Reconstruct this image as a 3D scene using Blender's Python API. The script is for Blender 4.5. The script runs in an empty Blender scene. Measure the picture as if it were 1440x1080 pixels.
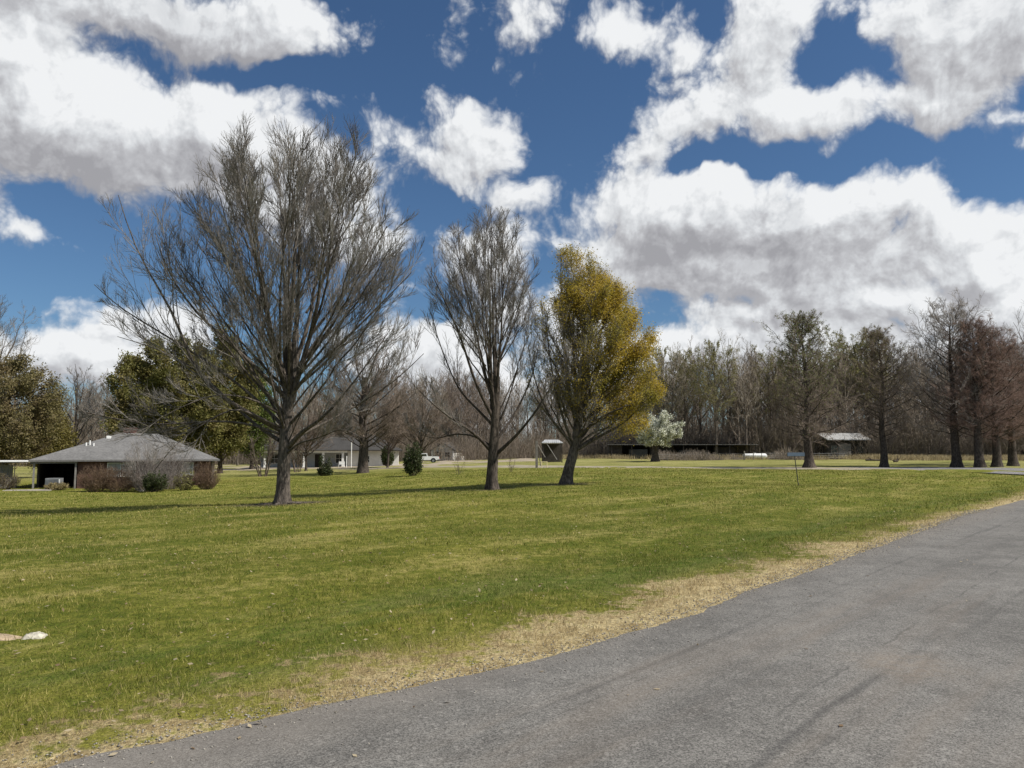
import bpy, bmesh, math, random
import numpy as np
from mathutils import Vector, Matrix

# ---------------------------------------------------------------- camera, sky, sun, exposure
SC = bpy.context.scene
COL = SC.collection
R = math.radians
F = 1082.0                     # focal length in pixels of the 1440 px wide photograph
PITCH = math.atan(96 / F)      # horizon sits at row 636
EYE = 1.6
cam_d = bpy.data.cameras.new('camera')
cam_d.sensor_width = 36.0
cam_d.lens = 36.0 * F / 1440
cam_d.clip_start = 0.05
cam_d.clip_end = 5000
cam = bpy.data.objects.new('camera', cam_d)
cam.location = (0, 0, EYE)
cam.rotation_euler = (math.pi / 2 + PITCH, 0, 0)
COL.objects.link(cam)
SC.camera = cam
SC.view_settings.view_transform = 'Standard'
SC.view_settings.look = 'None'
SC.view_settings.exposure = 0.28
SC.view_settings.gamma = 1.0
SC.view_settings.use_curve_mapping = False

SUN_EL, SUN_AZ = R(49), R(106)     # azimuth clockwise from the view direction (+Y)
SUN_POWER, SKY_POWER = 4.9, 0.06


def ray(px, py):
    """world direction of a pixel of the photograph"""
    x, y = (px - 720) / F, (540 - py) / F
    c, s = math.cos(PITCH), math.sin(PITCH)
    return Vector((x, c - y * s, s + y * c)).normalized()


class NT:
    """small helper for writing node trees"""
    def __init__(self, tree):
        self.t = tree
        self.n = tree.nodes
        self.l = tree.links

    def put(self, sock, v):
        if v is None:
            return
        if isinstance(v, bpy.types.NodeSocket):
            self.l.new(v, sock)
        else:
            if hasattr(sock.default_value, '__len__') and not hasattr(v, '__len__'):
                v = (v,) * len(sock.default_value)
            if hasattr(v, '__len__') and len(sock.default_value) == 4 and len(v) == 3:
                v = tuple(v) + (1,)
            sock.default_value = v

    def m(self, op, a, b=None, c=None, clamp=False):
        n = self.n.new('ShaderNodeMath')
        n.operation = op
        n.use_clamp = clamp
        for i, v in enumerate((a, b, c)):
            self.put(n.inputs[i], v)
        return n.outputs[0]

    def v(self, op, a, b=None, out=0):
        n = self.n.new('ShaderNodeVectorMath')
        n.operation = op
        self.put(n.inputs[0], a)
        if op == 'SCALE':
            self.put(n.inputs[3], b)
        else:
            self.put(n.inputs[1], b)
        return n.outputs['Value'] if op in ('DOT_PRODUCT', 'LENGTH', 'DISTANCE') else n.outputs[0]

    def noise(self, vec, scale, detail=3, rough=.55, col=False, dist=0, dims='3D'):
        n = self.n.new('ShaderNodeTexNoise')
        n.noise_dimensions = dims
        self.put(n.inputs['Vector'], vec)
        n.inputs['Scale'].default_value = scale
        n.inputs['Detail'].default_value = detail
        n.inputs['Roughness'].default_value = rough
        n.inputs['Distortion'].default_value = dist
        return n.outputs[1] if col else n.outputs[0]

    def ss(self, x, lo, hi, a=0., b=1.):
        n = self.n.new('ShaderNodeMapRange')
        n.interpolation_type = 'SMOOTHSTEP'
        self.put(n.inputs[0], x)
        for i, v in zip((1, 2, 3, 4), (lo, hi, a, b)):
            self.put(n.inputs[i], v)
        return n.outputs[0]

    def mix(self, fac, a, b, mode='MIX'):
        n = self.n.new('ShaderNodeMix')
        n.data_type = 'RGBA'
        n.blend_type = mode
        self.put(n.inputs[0], fac)
        self.put(n.inputs[6], a)
        self.put(n.inputs[7], b)
        return n.outputs[2]

    def comb(self, x, y, z):
        n = self.n.new('ShaderNodeCombineXYZ')
        for i, v in enumerate((x, y, z)):
            self.put(n.inputs[i], v)
        return n.outputs[0]

    def sep(self, v):
        n = self.n.new('ShaderNodeSeparateXYZ')
        self.put(n.inputs[0], v)
        return n.outputs

    def node(self, kind):
        return self.n.new(kind)


# clouds: direction-space banks (azimuth / elevation).  (px, py, rx, ry, weight)
CLOUD = [
    (215, 30, 300, 80, 1.25), (60, 150, 230, 150, 1.5), (190, 190, 200, 110, 1.4), (300, 200, 170, 100, 1.3),
    (420, 255, 140, 95, 1.25), (500, 320, 80, 60, .95), (20, 60, 180, 120, 1.1), (415, 45, 95, 62, 1.15),
    (30, 335, 70, 28, .7), (-60, 300, 100, 60, .5), (50, 490, 90, 30, .7), (240, 452, 100, 36, .8), (150, 500, 160, 30, .6),
    (655, 165, 70, 55, .62), (610, 235, 120, 46, .62), (690, 205, 60, 70, .5), (742, 275, 60, 34, .65), (530, 195, 36, 34, .55), (450, 170, 30, 60, .2), (780, 90, 60, 40, .3), (1420, 170, 60, 22, .45), (840, 60, 40, 70, .3),
    (735, 20, 90, 70, .62), (690, 90, 50, 60, .38), (690, 360, 90, 70, .85), (600, 485, 90, 42, .8),
    (890, 45, 110, 52, .85), (960, 70, 60, 40, .6), (1075, 80, 110, 100, .95), (1000, 165, 150, 60, .95),
    (1150, 150, 200, 60, 1.1), (1120, 20, 90, 60, .7), (1370, 50, 220, 140, 1.45), (1300, 140, 170, 60, 1.35), (1010, 150, 150, 60, .9), (1440, 200, 80, 20, .4),
    (905, 215, 95, 55, .85), (870, 280, 90, 60, 1.0), (980, 300, 180, 95, 1.45), (1130, 310, 210, 95, 1.5),
    (1270, 270, 120, 55, 1.1), (1345, 255, 45, 22, .55), (850, 350, 120, 80, 1.3), (1060, 380, 260, 60, 1.3), (930, 400, 130, 60, 1.0),
    (1395, 370, 130, 75, 1.4), (1260, 425, 180, 50, 1.3), (1150, 210, 40, 25, .6),
    (1060, 455, 100, 34, 1.0), (1440, 420, 160, 60, 1.1), (960, 490, 170, 34, .8), (1180, 480, 200, 40, .9), (800, 430, 120, 70, .9), (1130, 410, 360, 90, .85), (900, 320, 110, 110, 1.0), (1340, 330, 200, 110, .9), (640, 400, 60, 60, .5),
]
HOLE = [  # blue gaps
    (400, 110, 115, 32, 1.0), (300, 98, 60, 22, .5), (1170, 95, 62, 62, .95), (1060, 222, 110, 22, 1.0), (1160, 235, 70, 26, .5),
    (960, 232, 38, 22, .7), (1050, 425, 85, 20, .6), (930, 425, 40, 26, .5), (1395, 250, 75, 60, .9), (1260, 200, 110, 22, .8), (620, 105, 120, 80, .6),
    (80, 300, 110, 40, .6), (820, 140, 90, 90, .8),
]
GREY = [  # thick parts whose undersides read grey
    (130, 25, 240, 75, .9), (330, 40, 130, 60, .55), (60, 230, 230, 85, .95), (1090, 345, 190, 45, 1.0), (980, 360, 160, 40, .55), (1380, 40, 180, 90, .75),
    (1130, 385, 190, 34, .6), (1230, 445, 170, 24, .5), (850, 370, 90, 40, .45), (1060, 310, 90, 30, .35), (240, 250, 120, 60, .5), (170, 130, 60, 30, -.7), (60, 95, 120, 55, -.9),
    (1290, 330, 90, 40, .3),
]


def uv_of(px, py):
    d = ray(px, py)
    return math.atan2(d.x, d.y), math.asin(d.z)


def blob_uv(b):
    u, v = uv_of(b[0], b[1])
    u2, _ = uv_of(b[0] + b[2], b[1])
    _, v2 = uv_of(b[0], b[1] - b[3])
    return u, v, abs(u2 - u), abs(v2 - v), b[4]


def blob_field(N, vec, blobs, mode, SOFT=1.25):
    cur = None
    for b in blobs:
        u, v, ru, rv, w = blob_uv(b)
        d = N.v('MULTIPLY', N.v('SUBTRACT', vec, (u, v, 0)), (1 / ru, 1 / rv, 0))
        ln = N.v('LENGTH', d)
        if mode == 'max':
            f = N.m('MULTIPLY_ADD', ln, -abs(w), w)
            cur = f if cur is None else N.m('SMOOTH_MAX', cur, f, .18)
        else:
            f = N.ss(ln, 0.0, SOFT, w, 0.0)
            cur = f if cur is None else N.m('ADD', cur, f)
    return cur


def make_world():
    g = bpy.data.node_groups.new('cloud_density', 'ShaderNodeTree')
    g.interface.new_socket('vec', in_out='INPUT', socket_type='NodeSocketVector')
    g.interface.new_socket('density', in_out='OUTPUT', socket_type='NodeSocketFloat')
    N = NT(g)
    gi, go = N.node('NodeGroupInput'), N.node('NodeGroupOutput')
    vec = gi.outputs[0]
    warp = N.v('SCALE', N.v('SUBTRACT', N.noise(vec, 7.0, 4, .55, col=True, dims='2D'), (.5, .5, .5)), .07)
    wv = N.v('ADD', vec, warp)
    base = N.m('MAXIMUM', blob_field(N, wv, CLOUD, 'max'), -1.0)
    hole = blob_field(N, wv, HOLE, 'add')
    n1 = N.noise(vec, 7.0, 10, .56, dims='2D')
    n2 = N.noise(vec, 34.0, 6, .60, dims='2D')
    n3 = N.noise(vec, 3.2, 5, .5, dims='2D')
    # rounded billows: folded noise, creased between lumps
    vo = N.node('ShaderNodeTexVoronoi')
    vo.voronoi_dimensions = '2D'
    vo.feature = 'SMOOTH_F1'
    vo.normalize = True
    N.put(vo.inputs['Vector'], wv)
    vo.inputs['Scale'].default_value = 13.0
    vo.inputs['Detail'].default_value = 3.5
    vo.inputs['Roughness'].default_value = .62
    vo.inputs['Lacunarity'].default_value = 2.3
    vo.inputs['Smoothness'].default_value = .35
    puff = N.m('SUBTRACT', .27, vo.outputs['Distance'])
    d = N.m('ADD', N.m('MULTIPLY', base, 1.15), N.m('MULTIPLY', N.m('SUBTRACT', n1, .47), 2.0))
    d = N.m('ADD', d, N.m('MULTIPLY', N.m('SUBTRACT', n2, .5), .5))
    d = N.m('ADD', d, N.m('MULTIPLY', puff, 2.0))
    d = N.m('SUBTRACT', d, N.m('MULTIPLY', hole, 1.15))
    # towards the horizon the gaps between banks close up
    low = N.m('MULTIPLY', N.m('MULTIPLY', N.ss(N.sep(vec)[1], .20, .03, 0, 1.7), N.ss(n3, .35, .6, .5, 1)), N.ss(N.sep(vec)[0], -.25, .15, .55, 1))
    d = N.m('ADD', d, low)
    # elsewhere round the sky: broken cloud of the same kind
    au = N.m('ABSOLUTE', N.sep(vec)[0])
    other = N.m('ADD', N.m('MULTIPLY', N.m('SUBTRACT', n3, .5), 4.0), N.m('MULTIPLY', N.m('SUBTRACT', n1, .5), 1.2))
    d = N.m('ADD', N.m('MULTIPLY', d, N.ss(au, .68, .85, 1, 0)), N.m('MULTIPLY', other, N.ss(au, .68, .85, 0, 1)))
    N.put(go.inputs[0], d)

    w = bpy.data.worlds.new('World')
    SC.world = w
    w.use_nodes = True
    w.node_tree.nodes.clear()
    N = NT(w.node_tree)
    out = N.node('ShaderNodeOutputWorld')
    geo = N.node('ShaderNodeTexCoord').outputs['Generated']
    x, y, z = N.sep(geo)
    u = N.m('ARCTAN2', x, y)
    v = N.m('ARCSINE', N.m('MINIMUM', N.m('MAXIMUM', z, -1), 1))
    vec = N.comb(u, v, 0)

    def dens(p):
        n = N.node('ShaderNodeGroup')
        n.node_tree = g
        N.put(n.inputs[0], p)
        return n.outputs[0]
    wv0 = N.v('ADD', vec, N.v('SCALE', N.v('SUBTRACT', N.noise(vec, 11.0, 4, .55, col=True, dims='2D'), (.5, .5, .5)), .06))
    d0 = dens(vec)
    d1 = dens(N.v('ADD', vec, (.020, .034, 0)))
    d2 = dens(N.v('ADD', vec, (.007, .011, 0)))
    alpha = N.ss(d0, -.12, .62)
    # light: edges facing the sun (up and to the right) are bright, what lies under thick cloud is grey
    thick = N.ss(d1, .2, 2.0)
    relief = N.m('ADD', N.m('MULTIPLY', N.m('SUBTRACT', d0, d1), .16), N.m('MULTIPLY', N.m('SUBTRACT', d0, d2), .62))
    wob = N.v('SCALE', N.v('SUBTRACT', N.noise(vec, 9, 5, .6, col=True, dims='2D'), (.5, .5, .5)), .13)
    grey = blob_field(N, N.v('ADD', vec, wob), GREY, 'add', 1.7)
    sh = N.m('ADD', N.m('MULTIPLY_ADD', thick, .24, .17), N.m('MULTIPLY', grey, .36))
    sh = N.m('SUBTRACT', sh, N.m('MINIMUM', N.m('MAXIMUM', relief, -.40), .34))
    sh = N.m('ADD', sh, N.m('MULTIPLY', N.m('SUBTRACT', N.noise(wv0, 13, 8, .62, dims='2D'), .5), .75))
    sh = N.m('ADD', sh, N.ss(alpha, .75, .1, 0, .22))      # thin edges are dimmer
    cr = N.node('ShaderNodeValToRGB')
    el = cr.color_ramp.elements
    el[0].position, el[0].color = 0.0, (.90, .915, .93, 1)
    el[1].position, el[1].color = 1.0, (.37, .37, .395, 1)
    e = el.new(.3); e.color = (.71, .73, .755, 1)
    e = el.new(.62); e.color = (.52, .525, .55, 1)
    N.put(cr.inputs[0], sh)
    sky = N.node('ShaderNodeTexSky')
    sky.sky_type = 'NISHITA'
    sky.sun_disc = False
    sky.sun_elevation = SUN_EL
    sky.sun_rotation = SUN_AZ
    sky.altitude = 100
    sky.air_density = 1.0
    sky.dust_density = .3
    sky.ozone_density = 5.0
    bg1 = N.node('ShaderNodeBackground')
    N.put(bg1.inputs[0], N.v('MULTIPLY', sky.outputs[0], (.84, 1.0, 1.10)))
    bg1.inputs[1].default_value = SKY_POWER
    bg2 = N.node('ShaderNodeBackground')
    N.put(bg2.inputs[0], cr.outputs[0])
    bg2.inputs[1].default_value = .80
    mx = N.node('ShaderNodeMixShader')
    N.put(mx.inputs[0], N.m('MULTIPLY', alpha, N.ss(v, -.02, .03)))
    N.put(mx.inputs[1], bg1.outputs[0])
    N.put(mx.inputs[2], bg2.outputs[0])
    N.put(out.inputs[0], mx.outputs[0])


make_world()
SC.world.cycles.sampling_method = "MANUAL"
SC.world.cycles.sample_map_resolution = 512
sl = bpy.data.lights.new('sun', 'SUN')
sl.energy = SUN_POWER
sl.angle = R(.5)
sl.color = (1, .95, .87)
so = bpy.data.objects.new('sun', sl)
COL.objects.link(so)
SUNV = Vector((math.sin(SUN_AZ) * math.cos(SUN_EL), math.cos(SUN_AZ) * math.cos(SUN_EL), math.sin(SUN_EL)))
so.rotation_euler = SUNV.to_track_quat('Z', 'Y').to_euler()
so.location = (30, -20, 40)

# ---------------------------------------------------------------- terrain function
NRM = (-.755, .656)
S0 = .656 * 5.8


def sst(x, a, b):
    t = np.clip((x - a) / (b - a), 0, 1)
    return t * t * (3 - 2 * t)


def road_s(x, y):
    return NRM[0] * x + NRM[1] * y - S0


def ground_z(x, y):
    x, y = np.asarray(x, float), np.asarray(y, float)
    d = np.sqrt(x * x + y * y) + 1e-6
    az = np.arctan2(x, np.maximum(y, 1e-3))
    drop = 1.15 * sst(-az, -.1, .45) * sst(d, 8, 58)
    s = road_s(x, y)
    s = np.where(s > -3.2, s, -6.4 - s)
    off = sst(s, .5, 7)
    und = .05 * np.sin(x * .31 + y * .12 + 1) + .05 * np.sin(y * .27 - x * .11) + .035 * np.sin(x * .83 + 2) * np.sin(y * .61)
    ditch = -.10 * np.exp(-((s - 3.4) / 1.3) ** 2) * sst(d, 6, 14)
    rise = .45 * sst(d, 88, 130) * sst(az, -.06, .08)
    return -drop + rise + und * off * sst(d, 3, 14) + ditch


def gz(x, y):
    return float(ground_z(x, y))


def at(px, py):
    """the ground point seen at a pixel of the photograph"""
    d = ray(px, py)
    t = 1.0
    while t < 600:
        p = Vector((0, 0, EYE)) + d * t
        if p.z <= gz(p.x, p.y):
            lo, hi = t * .96 - .2, t
            for _ in range(30):
                mid = (lo + hi) / 2
                q = Vector((0, 0, EYE)) + d * mid
                if q.z <= gz(q.x, q.y):
                    hi = mid
                else:
                    lo = mid
            return Vector((0, 0, EYE)) + d * hi
        t = t * 1.02 + .05
    raise ValueError('sky at %s' % ((px, py),))


def far(px, dist):
    """the ground point in a pixel column at a given forward distance"""
    x = (px - 720) / F * dist
    return Vector((x, dist, gz(x, dist)))


# ---------------------------------------------------------------- object helpers
def tag(o, label=None, cat=None, group=None, kind=None):
    if label: o['label'] = label
    if cat: o['category'] = cat
    if group: o['group'] = group
    if kind: o['kind'] = kind
    return o


def empty(name, loc, label, cat, group=None, rz=0, scale=1):
    o = bpy.data.objects.new(name, None)
    o.empty_display_size = .2
    o.location = loc
    o.rotation_euler.z = rz
    o.scale = (scale,) * 3
    COL.objects.link(o)
    return tag(o, label, cat, group)


def link(name, me, mat, parent=None):
    o = bpy.data.objects.new(name, me)
    if mat is not None and not me.materials:
        me.materials.append(mat)
    COL.objects.link(o)
    if parent is not None:
        o.parent = parent
    return o


def np_mesh(name, V, Q, smooth=False):
    """mesh from vertex array and a face index array (N,3) or (N,4)"""
    me = bpy.data.meshes.new(name)
    V = np.ascontiguousarray(V, np.float32)
    Q = np.ascontiguousarray(Q, np.int32)
    n, k = Q.shape
    me.vertices.add(len(V))
    me.vertices.foreach_set('co', V.ravel())
    me.loops.add(n * k)
    me.loops.foreach_set('vertex_index', Q.ravel())
    me.polygons.add(n)
    me.polygons.foreach_set('loop_start', np.arange(0, n * k, k, dtype=np.int32))
    me.polygons.foreach_set('loop_total', np.full(n, k, np.int32))
    if smooth:
        me.polygons.foreach_set('use_smooth', np.ones(n, bool))
    me.update(calc_edges=True)
    return me


def attr(me, name, vals):
    a = me.attributes.new(name, 'FLOAT', 'POINT')
    a.data.foreach_set('value', np.ascontiguousarray(vals, np.float32))


def copy_tree(o, loc, rz, scale, label, group=None, cat=None):
    c = o.copy()
    COL.objects.link(c)
    c.location = loc
    c.rotation_euler.z = rz
    c.scale = scale if hasattr(scale, '__len__') else (scale,) * 3
    c['label'] = label
    if group: c['group'] = group
    elif 'group' in c: del c['group']
    if cat: c['category'] = cat
    for ch in list(o.children):
        k = ch.copy()
        COL.objects.link(k)
        k.parent = c
        for gch in list(ch.children):
            kk = gch.copy()
            COL.objects.link(kk)
            kk.parent = k
    return c


class MB:
    """collects boxes, bars and polygons; build() links them as one mesh object"""
    def __init__(self):
        self.bm = bmesh.new()

    def box(self, x0, x1, y0, y1, z0, z1, bev=0):
        r = bmesh.ops.create_cube(self.bm, size=1)
        vs = r['verts']
        for v in vs:
            v.co = Vector((x0 if v.co.x < 0 else x1, y0 if v.co.y < 0 else y1, z0 if v.co.z < 0 else z1))
        if bev:
            es = list({e for v in vs for e in v.link_edges})
            bmesh.ops.bevel(self.bm, geom=es, offset=bev, segments=2, affect='EDGES', profile=.6)
        return self

    def bar(self, a, b, r, sides=8, r2=None):
        a, b = Vector(a), Vector(b)
        d = b - a
        m = Matrix.Translation((a + b) / 2) @ d.to_track_quat('Z', 'Y').to_matrix().to_4x4()
        bmesh.ops.create_cone(self.bm, cap_ends=True, segments=sides, radius1=r, radius2=r if r2 is None else r2, depth=d.length, matrix=m)
        return self

    def poly(self, pts):
        self.bm.faces.new([self.bm.verts.new(Vector(p)) for p in pts])
        return self

    def prism(self, pts, vec):
        """closed prism: outline pts swept along vec"""
        vec = Vector(vec)
        a = [self.bm.verts.new(Vector(p)) for p in pts]
        b = [self.bm.verts.new(Vector(p) + vec) for p in pts]
        self.bm.faces.new(a)
        self.bm.faces.new(b[::-1])
        n = len(pts)
        for i in range(n):
            self.bm.faces.new((a[i], b[i], b[(i + 1) % n], a[(i + 1) % n]))
        return self

    def build(self, name, mat, parent=None, smooth=False):
        bmesh.ops.recalc_face_normals(self.bm, faces=self.bm.faces)
        me = bpy.data.meshes.new(name)
        self.bm.to_mesh(me)
        self.bm.free()
        if smooth:
            for p in me.polygons: p.use_smooth = True
        return link(name, me, mat, parent)


# ---------------------------------------------------------------- materials
def material(name):
    m = bpy.data.materials.new(name)
    m.use_nodes = True
    N = NT(m.node_tree)
    b = N.n['Principled BSDF']
    return m, N, b


def pos_of(N):
    return N.node('ShaderNodeNewGeometry').outputs['Position']


def obj_of(N):
    return N.node('ShaderNodeTexCoord').outputs['Object']


def bump(N, b, h, strength=.5, dist=.02):
    n = N.node('ShaderNodeBump')
    n.inputs['Strength'].default_value = strength
    n.inputs['Distance'].default_value = dist
    N.put(n.inputs['Height'], h)
    N.put(b.inputs['Normal'], n.outputs[0])


def plain(name, col, rough=.6, var=.25, scale=3., metal=0., bscale=0, bstr=.3, spec=.3):
    m, N, b = material(name)
    p = obj_of(N)
    n = N.noise(p, scale, 5, .6)
    k = N.ss(n, .25, .75, 1 - var, 1 + var)
    N.put(b.inputs['Base Color'], N.v('SCALE', tuple(col), k))
    N.put(b.inputs['Roughness'], N.ss(N.noise(p, scale * 3, 3), .3, .7, max(rough - .1, .02), min(rough + .1, 1)))
    b.inputs['Metallic'].default_value = metal
    b.inputs['Specular IOR Level'].default_value = spec
    if bscale:
        bump(N, b, N.noise(p, bscale, 4, .6), bstr, .02)
    return m


BARE_SPOTS = []       # (x, y, radius) worn soil under the big trees, filled before the ground is made


def lawn_group():
    g = bpy.data.node_groups.new('lawn_colour', 'ShaderNodeTree')
    g.interface.new_socket('rnd', in_out='INPUT', socket_type='NodeSocketFloat')
    g.interface.new_socket('colour', in_out='OUTPUT', socket_type='NodeSocketColor')
    N = NT(g)
    gi, go = N.node('NodeGroupInput'), N.node('NodeGroupOutput')
    P = pos_of(N)
    P2 = N.v('MULTIPLY', P, (1, 1, 0))
    s = N.m('SUBTRACT', N.v('DOT_PRODUCT', P, (NRM[0], NRM[1], 0)), S0)
    s = N.m('SUBTRACT', N.m('ABSOLUTE', N.m('ADD', s, 3.2)), 3.2)
    t = N.v('DOT_PRODUCT', P, (.656, .755, 0))
    sv = N.comb(s, N.m('MULTIPLY', t, .22), 0)
    nA = N.noise(P2, .10, 5, .65, dims='2D')
    nB = N.noise(P2, .7, 5, .62, dims='2D')
    nC = N.noise(P2, 5.0, 5, .65, dims='2D')
    nD = N.noise(P2, 28., 4, .7, dims='2D')
    st = N.noise(sv, .9, 5, .6, dims='2D')
    dist = N.v('LENGTH', P2)
    rnd = gi.outputs[0]
    mixv = N.m('ADD', N.m('MULTIPLY', nA, .45), N.m('ADD', N.m('MULTIPLY', nB, .40), N.m('ADD', N.m('MULTIPLY', nC, .80), N.m('MULTIPLY', st, .4))))
    mixv = N.m('ADD', mixv, N.m('MULTIPLY', N.m('SUBTRACT', rnd, .5), .7))
    col = N.mix(N.ss(mixv, .76, 1.28), LAWN[0], LAWN[1])
    # straw: dead blades all through, more in streaks along the road
    straw = N.m('ADD', N.m('ADD', N.m('MULTIPLY', nC, .55), N.m('MULTIPLY', nD, .5)), N.m('ADD', N.m('MULTIPLY', st, .75), N.m('MULTIPLY', nB, .35)))
    straw = N.m('ADD', straw, N.m('MULTIPLY', N.m('SUBTRACT', rnd, .5), .75))
    col = N.mix(N.m('MULTIPLY', N.ss(straw, 1.0, 1.45), .75), col, LAWN[2])
    # deep green streaks where the swale keeps wet
    wet = N.m('MULTIPLY', N.ss(s, .9, 1.6), N.ss(s, 4.2, 2.4))
    wet = N.m('MULTIPLY', wet, N.ss(N.noise(sv, .9, 5, .65, dims='2D'), .44, .60))
    col = N.mix(N.m('MULTIPLY', wet, .6), col, LAWN[3])
    # dry verge along the asphalt
    edge = N.m('ADD', s, N.m('ADD', N.m('MULTIPLY', N.m('SUBTRACT', nB, .5), 2.4), N.m('MULTIPLY', N.m('SUBTRACT', nC, .5), 2.6)))
    edge = N.m('ADD', edge, N.m('MULTIPLY', N.m('SUBTRACT', rnd, .5), 1.0))
    dry = N.ss(edge, 1.12, .66)
    dcol = N.mix(N.ss(N.m('ADD', N.m('MULTIPLY', nC, .6), N.m('MULTIPLY', nD, .5)), .42, .70), LAWN[5], LAWN[4])
    dcol = N.mix(N.ss(rnd, .8, 1.0, 0, .5), dcol, (.42, .36, .22))
    col = N.mix(dry, col, dcol)
    # rough pasture in front of the wood
    past = N.m('MULTIPLY', N.ss(dist, 78, 100), N.ss(N.m('ADD', nA, N.m('MULTIPLY', nB, .4)), .5, .9, .35, .9))
    col = N.mix(past, col, LAWN[6])
    for (bx, by, br) in BARE_SPOTS:
        dd = N.v('DISTANCE', P2, (bx, by, 0))
        dd = N.m('ADD', dd, N.m('MULTIPLY', N.m('SUBTRACT', nB, .5), 2.2))
        col = N.mix(N.ss(dd, br, br * .35, 0, .75), col, (.13, .105, .07))
    N.put(go.inputs[0], col)
    return g


LAWN = [(.092, .114, .014), (.232, .222, .038), (.44, .36, .15), (.066, .112, .014), (.60, .49, .27), (.31, .235, .115), (.30, .28, .11)]


def build_ground():
    lg = lawn_group()
    m, N, b = material('turf')
    n = N.node('ShaderNodeGroup'); n.node_tree = lg; n.inputs[0].default_value = .45
    P = pos_of(N)
    fine = N.noise(P, 38, 4, .7)
    c = N.mix(1.0, n.outputs[0], N.comb(*([N.ss(fine, .3, .7, .62, 1.2)] * 3)), 'MULTIPLY')
    N.put(b.inputs['Base Color'], c)
    b.inputs['Roughness'].default_value = .95
    b.inputs['Specular IOR Level'].default_value = .1
    h = N.m('ADD', N.noise(P, 22, 5, .7), N.m('MULTIPLY', N.noise(P, 3., 4, .6), 2.0))
    bump(N, b, h, .9, .06)
    # one sheet, fine near the camera and coarse towards the horizon
    k = np.linspace(-1, 1, 261)
    gx = np.sinh(k * 5.2) / math.sinh(5.2) * 1500
    gx = np.sign(k) * np.maximum(np.abs(gx), np.abs(k) * 22)
    gy = np.sinh(k * 5.2) / math.sinh(5.2) * 1500
    gy = np.sign(k) * np.maximum(np.abs(gy), np.abs(k) * 22) + 8
    X, Y = np.meshgrid(gx, gy)
    Z = ground_z(X, Y)
    nn = len(k)
    i = np.arange(nn * nn).reshape(nn, nn)
    Q = np.stack([i[:-1, :-1], i[:-1, 1:], i[1:, 1:], i[1:, :-1]], -1).reshape(-1, 4)
    me = np_mesh('ground', np.stack([X, Y, Z], -1).reshape(-1, 3), Q, True)
    tag(link('ground', me, m), kind='structure')

    # blades of grass
    m, N, b = material('grass_blade')
    a = N.node('ShaderNodeAttribute'); a.attribute_name = 'rnd'
    n = N.node('ShaderNodeGroup'); n.node_tree = lg
    N.put(n.inputs[0], a.outputs['Fac'])
    N.put(b.inputs['Base Color'], N.v('SCALE', n.outputs[0], 1.12))
    b.inputs['Roughness'].default_value = .7
    b.inputs['Specular IOR Level'].default_value = .15
    tr = N.node('ShaderNodeBsdfTranslucent')
    N.put(tr.inputs[0], n.outputs[0])
    mx = N.node('ShaderNodeMixShader')
    mx.inputs[0].default_value = .35
    N.put(mx.inputs[1], b.outputs[0]); N.put(mx.inputs[2], tr.outputs[0])
    N.put(N.n['Material Output'].inputs[0], mx.outputs[0])
    rg = np.random.default_rng(5)
    VS, FS, RS = [], [], []
    off = 0
    for (d0, d1, dens, w, h) in ((2.6, 7, 2600, .0045, .036), (7, 13, 1100, .007, .042), (13, 24, 330, .012, .05), (24, 45, 90, .024, .06), (45, 80, 22, .05, .075)):
        half = R(43)
        area = half * (d1 * d1 - d0 * d0)
        cnt = int(area * dens)
        d = np.sqrt(rg.uniform(d0 * d0, d1 * d1, cnt))
        az = rg.uniform(-half, half, cnt)
        x, y = d * np.sin(az), d * np.cos(az)
        s = road_s(x, y)
        wob = .10 * np.sin(x * 2.1 + y * 1.3) + .07 * np.sin(x * 5.3 - y * 3.1) + .05 * np.sin(y * 11.0 + x * 4)
        keep = (s > -.02 + EDGE_F(x, y) + wob * .8) | (s < -6.6)
        # thin out towards the asphalt
        keep &= (rg.random(cnt) < sst(s, -.1, .9) * .75 + .25) | (s < -6.6)
        # clumps
        cl = np.sin(x * 3.1 + 1.7 * np.sin(y * 2.3)) * np.sin(y * 2.9 + 1.3 * np.sin(x * 1.9))
        keep &= rg.random(cnt) < .72 + .28 * cl
        if d0 > 40:
            keep &= ~in_lane(x, y)
        x, y, s, cl = x[keep], y[keep], s[keep], cl[keep]
        cnt = len(x)
        z = ground_z(x, y) - .004
        dirt = rg.uniform(0, 2 * np.pi, cnt)
        face = rg.uniform(0, 2 * np.pi, cnt)
        hh = h * rg.uniform(.45, 1.25, cnt) * (1 + .35 * cl) * (1 + .35 * sst(s, 3, .6))
        lean = hh * rg.uniform(.1, 1.0, cnt)
        ww = w * rg.uniform(.6, 1.3, cnt)
        base = np.stack([x, y, z], -1)
        side = np.stack([np.cos(face), np.sin(face), np.zeros(cnt)], -1) * ww[:, None] * .5
        tip = base + np.stack([np.cos(dirt) * lean, np.sin(dirt) * lean, hh], -1)
        V = np.stack([base - side, base + side, tip], 1).reshape(-1, 3)
        VS.append(V)
        FS.append(np.arange(cnt * 3).reshape(-1, 3) + off)
        RS.append(np.repeat(rg.random(cnt), 3))
        off += cnt * 3
    me = np_mesh('grass', np.concatenate(VS), np.concatenate(FS))
    attr(me, 'rnd', np.concatenate(RS))
    tag(link('grass', me, m), 'short mown lawn grass, green with straw coloured dry tufts', 'grass', kind='stuff')


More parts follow.
